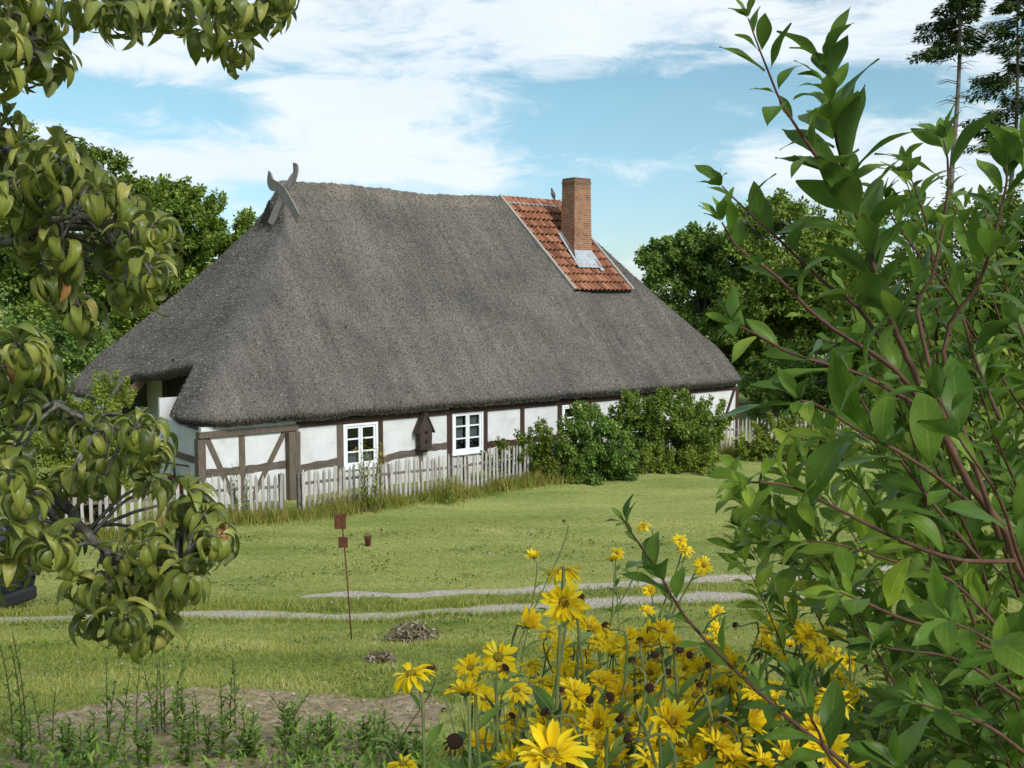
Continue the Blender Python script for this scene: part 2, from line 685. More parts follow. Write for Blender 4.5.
    for i in range(nt_):
        x0 = 14.86 + 2.95 * i / nt_
        x1 = x0 + 2.95 / nt_ + .04
        vs = []
        for x, rr in ((x0, .15), (x1, .13)):
            for q in range(9):
                a_ = PI * q / 8
                vs.append((x, 6.37 + rr * math.cos(a_), ZE + TF * 6.35 - .1 + rr * math.sin(a_)))
        rt.add(vs, [(q, q + 1, 9 + q + 1, 9 + q) for q in range(8)] + [tuple(range(9)), tuple(range(17, 8, -1))], random.random(), True)
    rt.build('ridge_tiles', tile, pan)
    bt = MB()      # tiles on the far side
    bt.add([(14.95, 6.5, ZE + TF * 6.15), (17.7, 6.5, ZE + TF * 6.15), (17.7, 9.5, ZE + TF * 3.15), (14.95, 9.5, ZE + TF * 3.15)], [(0, 1, 2, 3)])
    bt.build('rear_tiles', tile, pan)
    vm = surf('verge_mortar', [(.3, (.24, .22, .2)), (.7, (.42, .39, .36))], 12, .9, .3)
    for x0 in (15.73 - .05, 15.73 + 2.98 + .05):
        k = MB()
        p0 = Vector((x0 + .01, 3.05, ZE + TF * 3.05 + .05))
        p1 = Vector((x0 - (6.4 - 3.12) * .272, 6.40, ZE + TF * 6.4 - .02))
        k.beam(p0, p1, .11, .16, nrm)
        k.build('verge_board', vm, pan, .01)
    # ---- chimney
    ch = MB()
    cx0, cx1, cy0, cy1 = 16.68, 17.56, 4.16, 4.92
    def ring(i, z): return [(cx0 - i, cy0 - i, z), (cx1 + i, cy0 - i, z), (cx1 + i, cy1 + i, z), (cx0 - i, cy1 + i, z)]
    prof = [(.03, 6.3), (.015, 7.6), (-.01, 9.0), (-.02, 9.85), (-.005, 9.87), (-.005, 9.95), (-.02, 9.97), (-.025, 10.08)]
    vs = [p for i, z in prof for p in ring(i, z)]
    fs = []
    for i in range(len(prof) - 1):
        for k in range(4):
            k2 = (k + 1) % 4
            fs.append((i * 4 + k, i * 4 + k2, i * 4 + 4 + k2, i * 4 + 4 + k))
    top = (len(prof) - 1) * 4
    vs += [(cx0 + .2, cy0 + .2, 10.08), (cx1 - .2, cy0 + .2, 10.08), (cx1 - .2, cy1 - .2, 10.08), (cx0 + .2, cy1 - .2, 10.08)]
    vs += [(cx0 + .2, cy0 + .2, 9.6), (cx1 - .2, cy0 + .2, 9.6), (cx1 - .2, cy1 - .2, 9.6), (cx0 + .2, cy1 - .2, 9.6)]
    for k in range(4):
        k2 = (k + 1) % 4
        fs.append((top + k, top + k2, top + 4 + k2, top + 4 + k))
        fs.append((top + 4 + k, top + 4 + k2, top + 8 + k2, top + 8 + k))
    fs.append((top + 8, top + 9, top + 10, top + 11))
    ch.add(vs, fs)
    chim = ch.build('chimney', brick_mat(), root, boxuv=True)
    zinc = surf('zinc_flashing', [(.3, (.33, .36, .4)), (.7, (.5, .53, .57))], 6, .55, .1, metallic=.3)
    fl = MB()
    on = lambda x, y, up=.115: Vector((x, y, ZE + TF * y)) + nrm * up
    fl.add([on(cx0 - .06, 3.8), on(cx1 + .2, 3.8), on(cx1 + .1, cy0 - .03), on(cx0 - .03, cy0 - .03),
            Vector((cx0 - .03, cy0 - .03, ZE + TF * cy0 + .35)), Vector((cx1 + .03, cy0 - .03, ZE + TF * cy0 + .35))], [(0, 1, 2, 3), (3, 2, 5, 4)])
    fl.add([on(cx0 - .16, 3.8), on(cx0 - .06, 3.8), on(cx0 - .03, cy1 + .1), on(cx0 - .16, cy1 + .1), Vector((cx0 - .03, cy0 - .1, ZE + TF * cy0 + .2)), Vector((cx0 - .03, cy1, ZE + TF * cy1 + .3))], [(0, 1, 2, 3), (4, 5, 2)])
    fl.add([on(cx1 + .04, 3.7), on(cx1 + .22, 3.7), on(cx1 + .2, cy1 + .1), on(cx1 + .04, cy1 + .1)], [(0, 1, 2, 3)])
    fl.build('flashing', zinc, chim)

    # ---- crossed gable boards over the owl hole
    grey = surf('silver_oak', [(.25, (.13, .115, .105)), (.55, (.24, .215, .2)), (.8, (.33, .3, .28))], 4, .85, .5, stretch=(3, 3, .6))
    dark = surf('inside_shade_paint', [(.3, (.012, .010, .008)), (.7, (.03, .025, .02))], 4, .95, 0)  # near-black colour standing in for unlit interiors
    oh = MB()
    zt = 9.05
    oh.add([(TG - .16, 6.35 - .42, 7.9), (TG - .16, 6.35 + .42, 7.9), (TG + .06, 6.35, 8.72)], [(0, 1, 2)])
    oh.build('owl_hole_shade', dark, root)  # near-black triangle paints the dark of the opening
    def on_plane(px, py, tpl):
        d = ray(px, py)
        C0 = Vector((0, 0, CAM_Z)) - HO
        l = (tpl - C0.dot(HU)) / d.dot(HU)
        q = C0 + d * l
        return Vector((tpl, q.dot(HV), q.z))
    for pts, tp in (([(298.5, 219), (291, 205), (284, 193), (277.5, 187), (272, 184.5), (269.5, 178), (269, 171)], 0.0), ([(270.5, 223.5), (277, 208), (284, 193), (290, 183), (294, 176), (295.5, 169), (293.5, 163)], .08)):
        k = MB()
        q = [on_plane(px, py, tp + TG - .33 + .42 * (222 - py) / 40) for px, py in pts]
        q = spline(q, 22)
        W = []
        for i, p in enumerate(q):
            d = (q[min(i + 1, 22)] - q[max(i - 1, 0)]).normalized()
            side = d.cross(Vector((1, 0, 0))).normalized()
            f = i / 22
            hw_ = .165 if f < .55 else .165 + .04 * math.sin((f - .55) / .45 * PI) - (.15 * max(0, (f - .82) / .18))
            for sx in (-.025, .025):
                W.append(p - side * hw_ + Vector((sx, 0, 0)))
                W.append(p + side * hw_ + Vector((sx, 0, 0)))
        fs = []
        for i in range(22):
            a = i * 4; b = a + 4
            fs += [(a, a + 1, b + 1, b), (a + 2, b + 2, b + 3, a + 3), (a, b, b + 2, a + 2), (a + 1, a + 3, b + 3, b + 1)]
        fs += [(0, 2, 3, 1), (88, 89, 91, 90)]
        k.add(W, fs)
        k.build('gable_board', grey, root)

    # ---- walls: limewashed infill, timber posts, rails, braces
    white = wash_mat()
    oak = surf('dark_oak', [(.25, (.028, .016, .012)), (.55, (.06, .034, .024)), (.8, (.10, .06, .045))], 7, .85, .6, stretch=(4, 4, .5))
    oak2 = surf('weathered_oak', [(.25, (.07, .055, .042)), (.55, (.14, .11, .085)), (.8, (.21, .17, .135))], 7, .85, .6, stretch=(4, 4, .5))
    oakh = surf('weathered_rail', [(.25, (.06, .045, .035)), (.55, (.125, .10, .08)), (.8, (.19, .155, .125))], 7, .85, .6, stretch=(.5, 4, 4))
    F0 = .45
    posts = [.36, 1.46, 2.87, 4.38, 5.72, 7.12, 8.17, 9.56, 11.08, 12.68, 14.07, 15.6, 17.3, 19.2, 22.0]
    wins = [(4.38, 5.72), (8.17, 9.56), (12.68, 14.07)]
    wl = MB()
    eave_z = 2.12
    for a, b in zip(posts[:-1], posts[1:]):
        if (a, b) in wins:
            wl.box((a, F0 + .03, -.6), (b, F0 + .2, .56))
        else:
            wl.box((a, F0 + .03, -.6), (b, F0 + .2, eave_z))
    wl.box((21.85, F0 + .3, -.6), (22.0, 12.2, eave_z))
    wl.box((.4, 12.1, -.6), (21.8, 12.25, eave_z))
    wl.box((.39, F0 + .2, -.6), (.55, 4.1, eave_z - .1))
    wl.box((1.95, 7.5, -.3), (2.1, 9.2, 3.9))
    wl.box((1.95, 4.0, -.3), (2.1, 7.5, 2.1))
    wl.box((.39, 8.6, -.6), (.55, 12.1, eave_z))
    wl.box((.56, 4.05, -.6), (1.95, 4.15, 2.6))
    wl.build('wall', white, root)
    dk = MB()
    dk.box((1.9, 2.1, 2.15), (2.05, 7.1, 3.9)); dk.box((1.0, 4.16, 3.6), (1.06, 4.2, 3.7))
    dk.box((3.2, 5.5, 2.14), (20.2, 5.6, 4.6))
    dk.build('attic_shade_panel', dark, root)  # near-black panels added to paint the shade inside porch notch and attic
    for i, t in enumerate(posts):
        k = MB()
        w_ = {0: .2, 2: .33, 1: .17}.get(i, .17 if i > 2 else .17)
        y0 = F0 - (.22 if i == 2 else 0)
        ln = random.uniform(-.02, .02)
        k.box((t - w_ / 2, y0, -.6), (t + w_ / 2, F0 + .25, 2.02 if i > 2 else 1.82), jit=.008)
        k.build('post', oak2 if i in (0, 1, 2, 3, 5) else oak, root, .012)
    k = MB(); k.box((3.05, F0 - .02, 1.9), (21.9, F0 + .24, 2.07), jit=.01); k.build('wall_plate', oak, root, .01)
    k = MB(); k.box((.28, F0 - .06, 1.84), (3.08, F0 + .2, 2.0), jit=.01); k.build('wall_plate', oak2, root, .01)
    def rail(x0, x1, z0, z1, wavy=0, m=oakh):
        k = MB()
        q = [(x0 + (x1 - x0) * i / 8, F0 + .09, z0 + (z1 - z0) * i / 8 + wavy * math.sin(i / 8 * 5)) for i in range(9)]
        vs = []
        for i, (x, y, z) in enumerate(q):
            h = .1 + .012 * math.sin(i * 1.9)
            vs += [(x, F0 + .005, z - h), (x, F0 + .005, z + h), (x, F0 + .15, z - h), (x, F0 + .15, z + h)]
        fs = []
        for i in range(8):
            a = i * 4; b = a + 4
            fs += [(a, b, b + 1, a + 1), (a + 2, a + 3, b + 3, b + 2), (a + 1, b + 1, b + 3, a + 3), (a, a + 2, b + 2, b)]
        fs += [(0, 1, 3, 2), (32, 34, 35, 33)]
        k.add(vs, fs)
        return k.build('rail', m, root)
    rail(.47, 1.37, .92, .9); rail(1.55, 2.7, .9, .93); rail(3.04, 4.29, .73, .86, .02)
    rail(5.81, 7.03, .72, .90, .04); rail(7.21, 8.08, .92, .96, .01)
    for a, b in ((9.65, 10.99), (11.17, 12.6), (14.16, 15.5), (15.7, 17.2), (17.4, 19.1), (19.3, 21.9)): rail(a, b, .82, .82, .02, oak)
    for p, q, m in (((.5, .46, 1.85), (1.35, .46, -.2), oak2), ((2.68, .46, 1.8), (1.55, .46, -.2), oak2), ((21.85, .46, 1.95), (20.9, .46, .0), oak)):
        k = MB(); k.beam((p[0], F0 + .08, p[2]), (q[0], F0 + .08, q[2]), .15, .14, (0, 1, 0)); k.build('brace', m, root, .01)
    # end wall timbers (gate side)
    k = MB(); k.box((.35, .8, 1.12), (.5, 4.1, 1.3), jit=.008); k.build('rail', oak2, root, .01)
    k = MB(); k.box((.34, 3.75, -.5), (.52, 3.95, 2.02)); k.build('post', oak2, root, .01)
    k = MB(); k.box((1.86, 7.1, -.3), (2.0, 7.5, 3.95)); k.build('post', oak, root, .01)
    k = MB(); k.beam((1.45, 6.62, 3.45), (.12, 6.78, 2.02), .12, .26, (0, 0, 1)); k.build('barge_board', surf('brown_board', [(.3, (.10, .06, .035)), (.7, (.2, .13, .08))], 5, .8, .4), root, .01)
    # ---- windows
    wp = surf('white_gloss', [(.3, (.74, .76, .79)), (.7, (.84, .86, .88))], 3, .5, .05)
    gm = glass_mat()
    cur = leaf_mat('net_curtain', [(0, (.5, .54, .58)), (1, (.62, .66, .7))], .5, 0)
    for wi, (a, b) in enumerate(wins):
        x0, x1 = a + .1, b - .1
        z0, z1 = (.62, 1.88) if wi != 1 else (.66, 1.96)
        fr = MB()
        y0, y1 = F0 - .02, F0 + .1
        fr.box((x0, y0, z0), (x0 + .07, y1, z1)); fr.box((x1 - .07, y0, z0), (x1, y1, z1))
        fr.box((x0 + .07, y0, z1 - .07), (x1 - .07, y1, z1)); fr.box((x0 + .07, y0, z0), (x1 - .07, y1, z0 + .07))
        win = fr.build('window', wp, root, .006)
        xm = (x0 + x1) / 2
        ca = MB()
        for (p, q) in ((x0 + .075, xm - .004), (xm + .004, x1 - .075)):
            y2, y3 = F0 + .005, F0 + .06
            zb, zt2 = z0 + .075, z1 - .075
            ca.box((p, y2, zb), (p + .065, y3, zt2)); ca.box((q - .065, y2, zb), (q, y3, zt2))
            ca.box((p + .065, y2, zb), (q - .065, y3, zb + .06)); ca.box((p + .065, y2, zt2 - .06), (q - .065, y3, zt2))
            for kk in (1, 2):
                zz = zb + (zt2 - zb) * kk / 3
                ca.box((p + .065, y2 + .006, zz - .022), (q - .065, y3 - .006, zz + .022))
        ca.build('casement', wp, win, .004)
        for (p, q) in ((x0 + .14, xm - .07), (xm + .07, x1 - .14)):
            gl = MB()
            gl.box((p - .01, F0 + .03, z0 + .12), (q + .01, F0 + .036, z1 - .12))
            gl.build('pane', gm, win)
        sl = MB(); sl.box((x0 - .03, F0 - .07, z0 - .05), (x1 + .03, F0 + .1, z0 - .003)); sl.build('sill', wp, win, .005)
        room = MB(); room.box((x0, F0 + .75, z0 - .1), (x1, F0 + .8, z1 + .1)); room.build('room_shade_panel', dark, win)  # near-black board painted to stand for the unlit room
        # curtains hanging behind the panes
        parts = []
        def curtain(xa, xb, za, zb):
            m_ = 40
            vs = np.array([(xa + (xb - xa) * i / m_, F0 + .16 + .015 * math.sin(i * 1.1), z) for i in range(m_ + 1) for z in (za, zb)])
            fs = np.array([(2 * i, 2 * i + 2, 2 * i + 3, 2 * i + 1) for i in range(m_)])
            parts.append((vs, fs, np.full(len(vs), .5), np.zeros((len(vs), 2))))
        if wi == 0: curtain(x0 + .1, x1 - .1, z0 + .05, z0 + .44)
        elif wi == 1:
            curtain(x0 + .1, xm - .08, z0 + .3, z1 - .08); curtain(xm + .1, x1 - .1, z0 + .3, z1 - .08)
        else: curtain(x0 + .1, x1 - .1, z0 + .05, z1 - .08)
        foliage('curtain', parts, cur, win)
    return root


def thatch_mat():
    m, nt, out = new_mat('thatch')
    p = nt.nodes.new('ShaderNodeBsdfPrincipled')
    p.inputs['Roughness'].default_value = .95
    p.inputs['Specular IOR Level'].default_value = .1
    n1 = noise_node(nt, 30, 7, .72, (1.3, .7, .5))
    r1 = ramp(nt, [(.32, (.05, .045, .039)), (.47, (.128, .118, .106)), (.6, (.205, .19, .172)), (.74, (.34, .315, .285))])
    nt.links.new(n1.outputs['Fac'], r1.inputs['Fac'])
    n2 = noise_node(nt, .45, 5, .6)
    r2 = ramp(nt, [(.3, (.72, .72, .72)), (.5, (1, 1, 1)), (.7, (1.25, 1.22, 1.2))])
    nt.links.new(n2.outputs['Fac'], r2.inputs['Fac'])
    c = mixrgb(nt, 1.0, r1.outputs['Color'], r2.outputs['Color'], 'MULTIPLY')
    # moss towards the damp eaves of the shaded far hip and scattered
    n3 = noise_node(nt, 1.6, 6, .7)
    mr = nt.nodes.new('ShaderNodeMapRange')
    mr.inputs['From Min'].default_value = .62
    mr.inputs['From Max'].default_value = .78
    nt.links.new(n3.outputs['Fac'], mr.inputs['Value'])
    c = mixrgb(nt, math_node(nt, 'MULTIPLY', mr.outputs['Result'], .5), c, (.095, .095, .045))
    # runs of weathering down the slope
    n4 = noise_node(nt, 1.0, 6, .65, (2.6, .22, .22))
    r4 = ramp(nt, [(.3, (.74, .73, .72)), (.5, (1, 1, 1)), (.72, (1.22, 1.19, 1.14))])
    nt.links.new(n4.outputs['Fac'], r4.inputs['Fac'])
    c = mixrgb(nt, 1.0, c, r4.outputs['Color'], 'MULTIPLY')
    # newer, browner sedge along the ridge
    tc = nt.nodes.new('ShaderNodeTexCoord')
    sz = nt.nodes.new('ShaderNodeSeparateXYZ')
    nt.links.new(tc.outputs['Object'], sz.inputs[0])
    n5 = noise_node(nt, 3, 4, .6)
    zr = nt.nodes.new('ShaderNodeMapRange')
    zr.inputs['From Min'].default_value = 8.75
    zr.inputs['From Max'].default_value = 8.95
    nt.links.new(math_node(nt, 'MULTIPLY_ADD', math_node(nt, 'SUBTRACT', n5.outputs['Fac'], .5), .5, sz.outputs[2]), zr.inputs['Value'])
    c = mixrgb(nt, math_node(nt, 'MULTIPLY', zr.outputs['Result'], .55), c, mixrgb(nt, 1.0, c, (1.55, 1.42, 1.25), 'MULTIPLY'))
    nt.links.new(c, p.inputs['Base Color'])
    nb = noise_node(nt, 22, 8, .75, (1, 1, .5))
    b = nt.nodes.new('ShaderNodeBump')
    b.inputs['Strength'].default_value = .9
    b.inputs['Distance'].default_value = .05
    nt.links.new(nb.outputs['Fac'], b.inputs['Height'])
    nt.links.new(b.outputs['Normal'], p.inputs['Normal'])
    nt.links.new(p.outputs[0], out.inputs[0])
    return m


def wash_mat():
    m, nt, out = new_mat('limewash')
    p = nt.nodes.new('ShaderNodeBsdfPrincipled')
    p.inputs['Roughness'].default_value = .92
    p.inputs['Specular IOR Level'].default_value = .15
    n = noise_node(nt, 1.7, 7, .65)
    r = ramp(nt, [(.28, (.48, .485, .48)), (.45, (.61, .62, .63)), (.65, (.68, .69, .70))])
    nt.links.new(n.outputs['Fac'], r.inputs['Fac'])
    c = r.outputs['Color']
    # rain runs and mud splash rising from the ground
    tc = nt.nodes.new('ShaderNodeTexCoord')
    sz = nt.nodes.new('ShaderNodeSeparateXYZ')
    nt.links.new(tc.outputs['Object'], sz.inputs[0])
    n2 = noise_node(nt, 4, 6, .7, (1.5, 1, .5))
    h = math_node(nt, 'MULTIPLY_ADD', math_node(nt, 'SUBTRACT', n2.outputs['Fac'], .5), 1.1, sz.outputs[2])
    mr = nt.nodes.new('ShaderNodeMapRange')
    mr.inputs['From Min'].default_value = .75
    mr.inputs['From Max'].default_value = .05
    nt.links.new(h, mr.inputs['Value'])
    c = mixrgb(nt, math_node(nt, 'MULTIPLY', mr.outputs['Result'], .6), c, (.36, .33, .28))
    n3 = noise_node(nt, 2.2, 6, .7, (3, 1, .3))
    m3 = nt.nodes.new('ShaderNodeMapRange')
    m3.inputs['From Min'].default_value = .58
    m3.inputs['From Max'].default_value = .75
    nt.links.new(n3.outputs['Fac'], m3.inputs['Value'])
    c = mixrgb(nt, math_node(nt, 'MULTIPLY', m3.outputs['Result'], .4), c, (.47, .46, .43))
    nt.links.new(c, p.inputs['Base Color'])
    nb = noise_node(nt, 9, 6, .6)
    b = nt.nodes.new('ShaderNodeBump')
    b.inputs['Strength'].default_value = .4
    b.inputs['Distance'].default_value = .03
    nt.links.new(nb.outputs['Fac'], b.inputs['Height'])
    nt.links.new(b.outputs['Normal'], p.inputs['Normal'])
    nt.links.new(p.outputs[0], out.inputs[0])
    return m


def reed_mat():
    return leaf_mat('reed', [(0, (.06, .053, .045)), (.5, (.14, .128, .113)), (.85, (.22, .203, .182)), (1, (.32, .295, .262))], 0, 0)


def tile_mat():
    m, nt, out = new_mat('clay_tile')
    p = nt.nodes.new('ShaderNodeBsdfPrincipled')
    p.inputs['Roughness'].default_value = .8
    a = nt.nodes.new('ShaderNodeAttribute')
    a.attribute_name = 'tint'
    r = ramp(nt, [(0, (.15, .055, .028)), (.5, (.28, .105, .05)), (1, (.40, .18, .095))])
    nt.links.new(a.outputs['Fac'], r.inputs['Fac'])
    n = noise_node(nt, 5, 6, .7)
    mr = nt.nodes.new('ShaderNodeMapRange')
    mr.inputs['From Min'].default_value = .5
    mr.inputs['From Max'].default_value = .72
    nt.links.new(n.outputs['Fac'], mr.inputs['Value'])
    c = mixrgb(nt, math_node(nt, 'MULTIPLY', mr.outputs['Result'], .6), r.outputs['Color'], (.09, .045, .035))
    nt.links.new(c, p.inputs['Base Color'])
    nt.links.new(p.outputs[0], out.inputs[0])
    return m


def brick_mat():
    m, nt, out = new_mat('chimney_brick')
    p = nt.nodes.new('ShaderNodeBsdfPrincipled')
    p.inputs['Roughness'].default_value = .9
    uv = nt.nodes.new('ShaderNodeUVMap')
    uv.uv_map = 'wall'
    b = nt.nodes.new('ShaderNodeTexBrick')
    b.inputs['Scale'].default_value = 1
    b.inputs['Brick Width'].default_value = .25
    b.inputs['Row Height'].default_value = .077
    b.inputs['Mortar Size'].default_value = .011
    b.inputs['Color1'].default_value = (.33, .135, .06, 1)
    b.inputs['Color2'].default_value = (.20, .075, .04, 1)
    b.inputs['Mortar'].default_value = (.30, .24, .18, 1)
    b.inputs['Bias'].default_value = -.1
    nt.links.new(uv.outputs[0], b.inputs['Vector'])
    n = noise_node(nt, 3, 6, .7)
    r = ramp(nt, [(.3, (.5, .48, .46)), (.5, (1, 1, 1)), (.75, (1.3, 1.25, 1.05))])
    nt.links.new(n.outputs['Fac'], r.inputs['Fac'])
    tc = nt.nodes.new('ShaderNodeTexCoord')
    sz = nt.nodes.new('ShaderNodeSeparateXYZ')
    nt.links.new(tc.outputs['Object'], sz.inputs[0])
    so_ = nt.nodes.new('ShaderNodeMapRange')          # soot at the mouth
    so_.inputs['From Min'].default_value = 9.55
    so_.inputs['From Max'].default_value = 10.05
    nt.links.new(math_node(nt, 'MULTIPLY_ADD', math_node(nt, 'SUBTRACT', n.outputs['Fac'], .5), .9, sz.outputs[2]), so_.inputs['Value'])
    c = mixrgb(nt, 1.0, b.outputs['Color'], r.outputs['Color'], 'MULTIPLY')
    nt.links.new(mixrgb(nt, math_node(nt, 'MULTIPLY', so_.outputs['Result'], .55), c, (.05, .04, .035)), p.inputs['Base Color'])
    bp = nt.nodes.new('ShaderNodeBump')
    bp.inputs['Strength'].default_value = .6
    bp.inputs['Distance'].default_value = .012
    bp.invert = True
    nt.links.new(b.outputs['Fac'], bp.inputs['Height'])
    nt.links.new(bp.outputs['Normal'], p.inputs['Normal'])
    nt.links.new(p.outputs[0], out.inputs[0])
    return m


def glass_mat():
    if 'glass' in MATS: return MATS['glass']
    m, nt, out = new_mat('window_glass')
    t = nt.nodes.new('ShaderNodeBsdfTransparent')
    t.inputs[0].default_value = (.82, .86, .88, 1)
    g = nt.nodes.new('ShaderNodeBsdfGlossy')
    g.inputs['Roughness'].default_value = .03
    f = nt.nodes.new('ShaderNodeFresnel')
    f.inputs['IOR'].default_value = 1.5
    mx = nt.nodes.new('ShaderNodeMixShader')
    nt.links.new(f.outputs[0], mx.inputs[0])
    nt.links.new(t.outputs[0], mx.inputs[1])
    nt.links.new(g.outputs[0], mx.inputs[2])
    nt.links.new(mx.outputs[0], out.inputs[0])
    MATS['glass'] = m
    return m


make_house()


def small_things():
    # nesting box on its post
    wood = surf('box_wood', [(.25, (.03, .022, .018)), (.6, (.062, .043, .034)), (.85, (.11, .08, .064))], 9, .85, .5, stretch=(3, 3, 1))
    r = empty('nesting_box', hw(7.13, .2, 1.0), 'brown pointed-roof nesting box fixed to the timber post between the windows', 'nesting box', rz=HA)
    k = MB()
    k.add([(-.2, -.02, 0), (.2, -.02, 0), (.2, .22, 0), (-.2, .22, 0), (-.22, -.02, .55), (.22, -.02, .55), (.22, .22, .55), (-.22, .22, .55), (0, -.02, .98), (0, .22, .98)],
          [(0, 3, 2, 1), (0, 1, 5, 8, 4), (2, 3, 7, 9, 6), (1, 2, 6, 5), (3, 0, 4, 7), (4, 8, 9, 7), (8, 5, 6, 9)])
    k.build('body', wood, r, .01)
    k = MB()
    for sx in (-1, 1):
        k.beam((sx * .30, .1, .44), (0, .1, 1.05), .3, .045, (sx, 0, .5))
    k.build('roof', wood, r, .006)
    hole = surf('hole', [(0, (.01, .008, .006)), (1, (.015, .012, .01))], 3, .9, 0)
    for zz in (.2, .47):
        k = MB()
        k.lathe([(.05, 0), (.05, .012)], (0, -.023, zz), 12, M=Matrix.Rotation(PI / 2, 3, 'X'))
        k.build('entrance_hole', hole, r)
    k = MB(); k.box((-.23, -.06, -.05), (.23, .23, -.003)); k.build('base_board', wood, r, .006)
    # T-handled tool hung on the end wall
    iron = surf('dark_iron', [(.3, (.03, .026, .025)), (.7, (.07, .055, .05))], 8, .6, .2, metallic=.5)
    red = surf('red_brown_paint', [(.3, (.06, .016, .012)), (.7, (.11, .03, .02))], 8, .6, .2)
    r = empty('wall_tool', hw(.3, 2.3, .6), 'dark iron T-handled tool with red-brown box hung on white end wall', 'tool', rz=HA)
    k = MB(); k.tube([(0, -1.0, .42), (0, 1.0, .27)], .025, 6); k.build('crossbar', iron, r)
    k = MB(); k.tube([(0, 0, .35), (0, 0, -.05)], .03, 6); k.build('shaft', iron, r)
    k = MB()
    k.box((-.05, -.42, -.08), (.05, .42, 0)); k.box((-.05, -.42, -.55), (.05, -.33, -.08)); k.box((-.05, .33, -.55), (.05, .42, -.08)); k.box((-.05, -.3, -.55), (.05, .28, -.17))
    k.build('box_frame', red, r, .008)
    # two dark ornaments behind the panes of the middle window
    blk = surf('black_ceramic', [(0, (.012, .013, .016)), (1, (.03, .03, .035))], 5, .4, 0)
    for t, lab in ((8.58, 'dark cat-shaped ornament behind the lower left pane of the middle window'), (9.13, 'dark cat-shaped ornament behind the lower right pane of the middle window')):
        k = MB()
        k.lathe([(.10, 0), (.13, .05), (.11, .12), (.06, .18), (.05, .2)], (0, 0, 0), 12, sy=.4)
        k.lathe([(.0, -.07), (.06, -.05), (.075, 0), (.06, .05), (0, .07)], (.07, 0, .24), 10, sy=.5)
        for sx in (.03, .11): k.add([(sx - .03, 0, .28), (sx + .03, 0, .28), (sx, 0, .36), (sx, .03, .28)], [(0, 1, 2), (1, 3, 2), (3, 0, 2), (0, 3, 1)])
        k.tube([(-.1, 0, .03), (-.19, 0, .06), (-.2, 0, .2), (-.15, 0, .27)], [.03, .028, .025, .015], 6)
        o = k.build('window_ornament', blk)
        o.location = hw(t, F_SILL, .745)
        o.rotation_euler = (0, 0, HA)
        tag(o, lab, 'ornament', 'ornaments in the middle window')
    # pigeon on the ridge
    feather = surf('pigeon_grey', [(.3, (.06, .065, .075)), (.7, (.14, .145, .16))], 14, .7, .1)
    p = on_ridge(553.5)
    r = empty('pigeon', p, 'grey pigeon perched on the tiled ridge left of the chimney', 'bird', rz=HA)
    k = MB()
    M = Matrix.Rotation(R(28), 3, 'Y')
    prof = [(.004, -.19), (.05, -.16), (.085, -.08), (.095, 0), (.085, .07), (.06, .12), (.046, .15), (.05, .18), (.052, .21), (.04, .245), (.01, .262)]
    k.lathe(prof, (0, 0, .22), 12, sy=.85, M=Matrix.Rotation(R(-22), 3, 'Y'))
    k.add([(.03, -.04, .08), (.03, .04, .08), (.17, .05, -.08), (.17, -.05, -.08), (.05, 0, .12), (.18, 0, -.06)], [(0, 1, 2, 3), (0, 3, 5, 4), (1, 4, 5, 2), (0, 4, 1), (3, 2, 5)])
    k.build('body', feather, r)
    k = MB(); k.add([(-.12, -.012, .445), (-.12, .012, .445), (-.12, 0, .465), (-.19, 0, .44)], [(0, 1, 3), (1, 2, 3), (2, 0, 3), (0, 2, 1)]); k.build('beak', iron, r)
    k = MB(); k.tube([(.01, -.03, .1), (0, -.03, -.01)], .008, 5); k.tube([(.01, .03, .1), (0, .03, -.01)], .008, 5); k.build('leg', surf('pink_leg', [(0, (.25, .09, .08)), (1, (.3, .12, .1))], 5), r)
    # rusty stake with two plates, and the little pot out on the lawn
    rust = surf('rust', [(.3, (.06, .022, .012)), (.6, (.14, .05, .024)), (.8, (.22, .09, .042))], 20, .9, .4)
    g = on_ground(352, 640)
    Y = g.y
    a = at(340.5, 513, Y); b = at(344, 541, Y); m_ = at(342, 521, Y)
    r = empty('rusty_stake', (g.x, g.y, g.z), 'thin rusty iron stake carrying two square rusty plates on the lawn', 'garden stake')
    k = MB(); k.tube([(0, 0, -.1), ((b.x - g.x) * .5, 0, (b.z - g.z) * .5), (b.x - g.x, 0, b.z - g.z), (a.x - g.x, 0, a.z - g.z + .0)], .008, 6); k.build('rod', rust, r)
    for (px, py, w, h, dy) in ((340.5, 521, .125, .165, -.018), (343.5, 542, .10, .12, -.018)):
        q = at(px, py, Y) - g
        k = MB(); k.box((q.x - w / 2, dy - .004, q.z - h / 2), (q.x + w / 2, dy + .004, q.z + h / 2), jit=.003); k.build('plate', rust, r, .002)
    g = on_ground(368, 546)
    r = empty('rusty_pot', g, 'small rust-brown pot with a thin handle standing alone on the mown lawn', 'pot')
    k = MB(); k.lathe([(.0, 0), (.05, 0), (.07, .17), (.08, .18), (.08, .2), (.068, .205), (.062, .18), (.045, .03), (0, .03)], (0, 0, 0), 14); k.build('pot', rust, r)
    k = MB(); k.tube([(-.07, 0, .19), (-.05, 0, .24), (0, 0, .265), (.05, 0, .24), (.07, 0, .19)], .006, 5); k.build('handle', iron, r)


F_SILL = .45 + .12


def on_ridge(px):
    d = ray(px, 205)
    C0 = Vector((0, 0, CAM_Z)) - HO
    l = (6.35 - C0.dot(HV)) / d.dot(HV)
    q = C0 + d * l
    return hw(q.dot(HU), 6.37, ZE + TF * 6.35 + .04)


small_things()


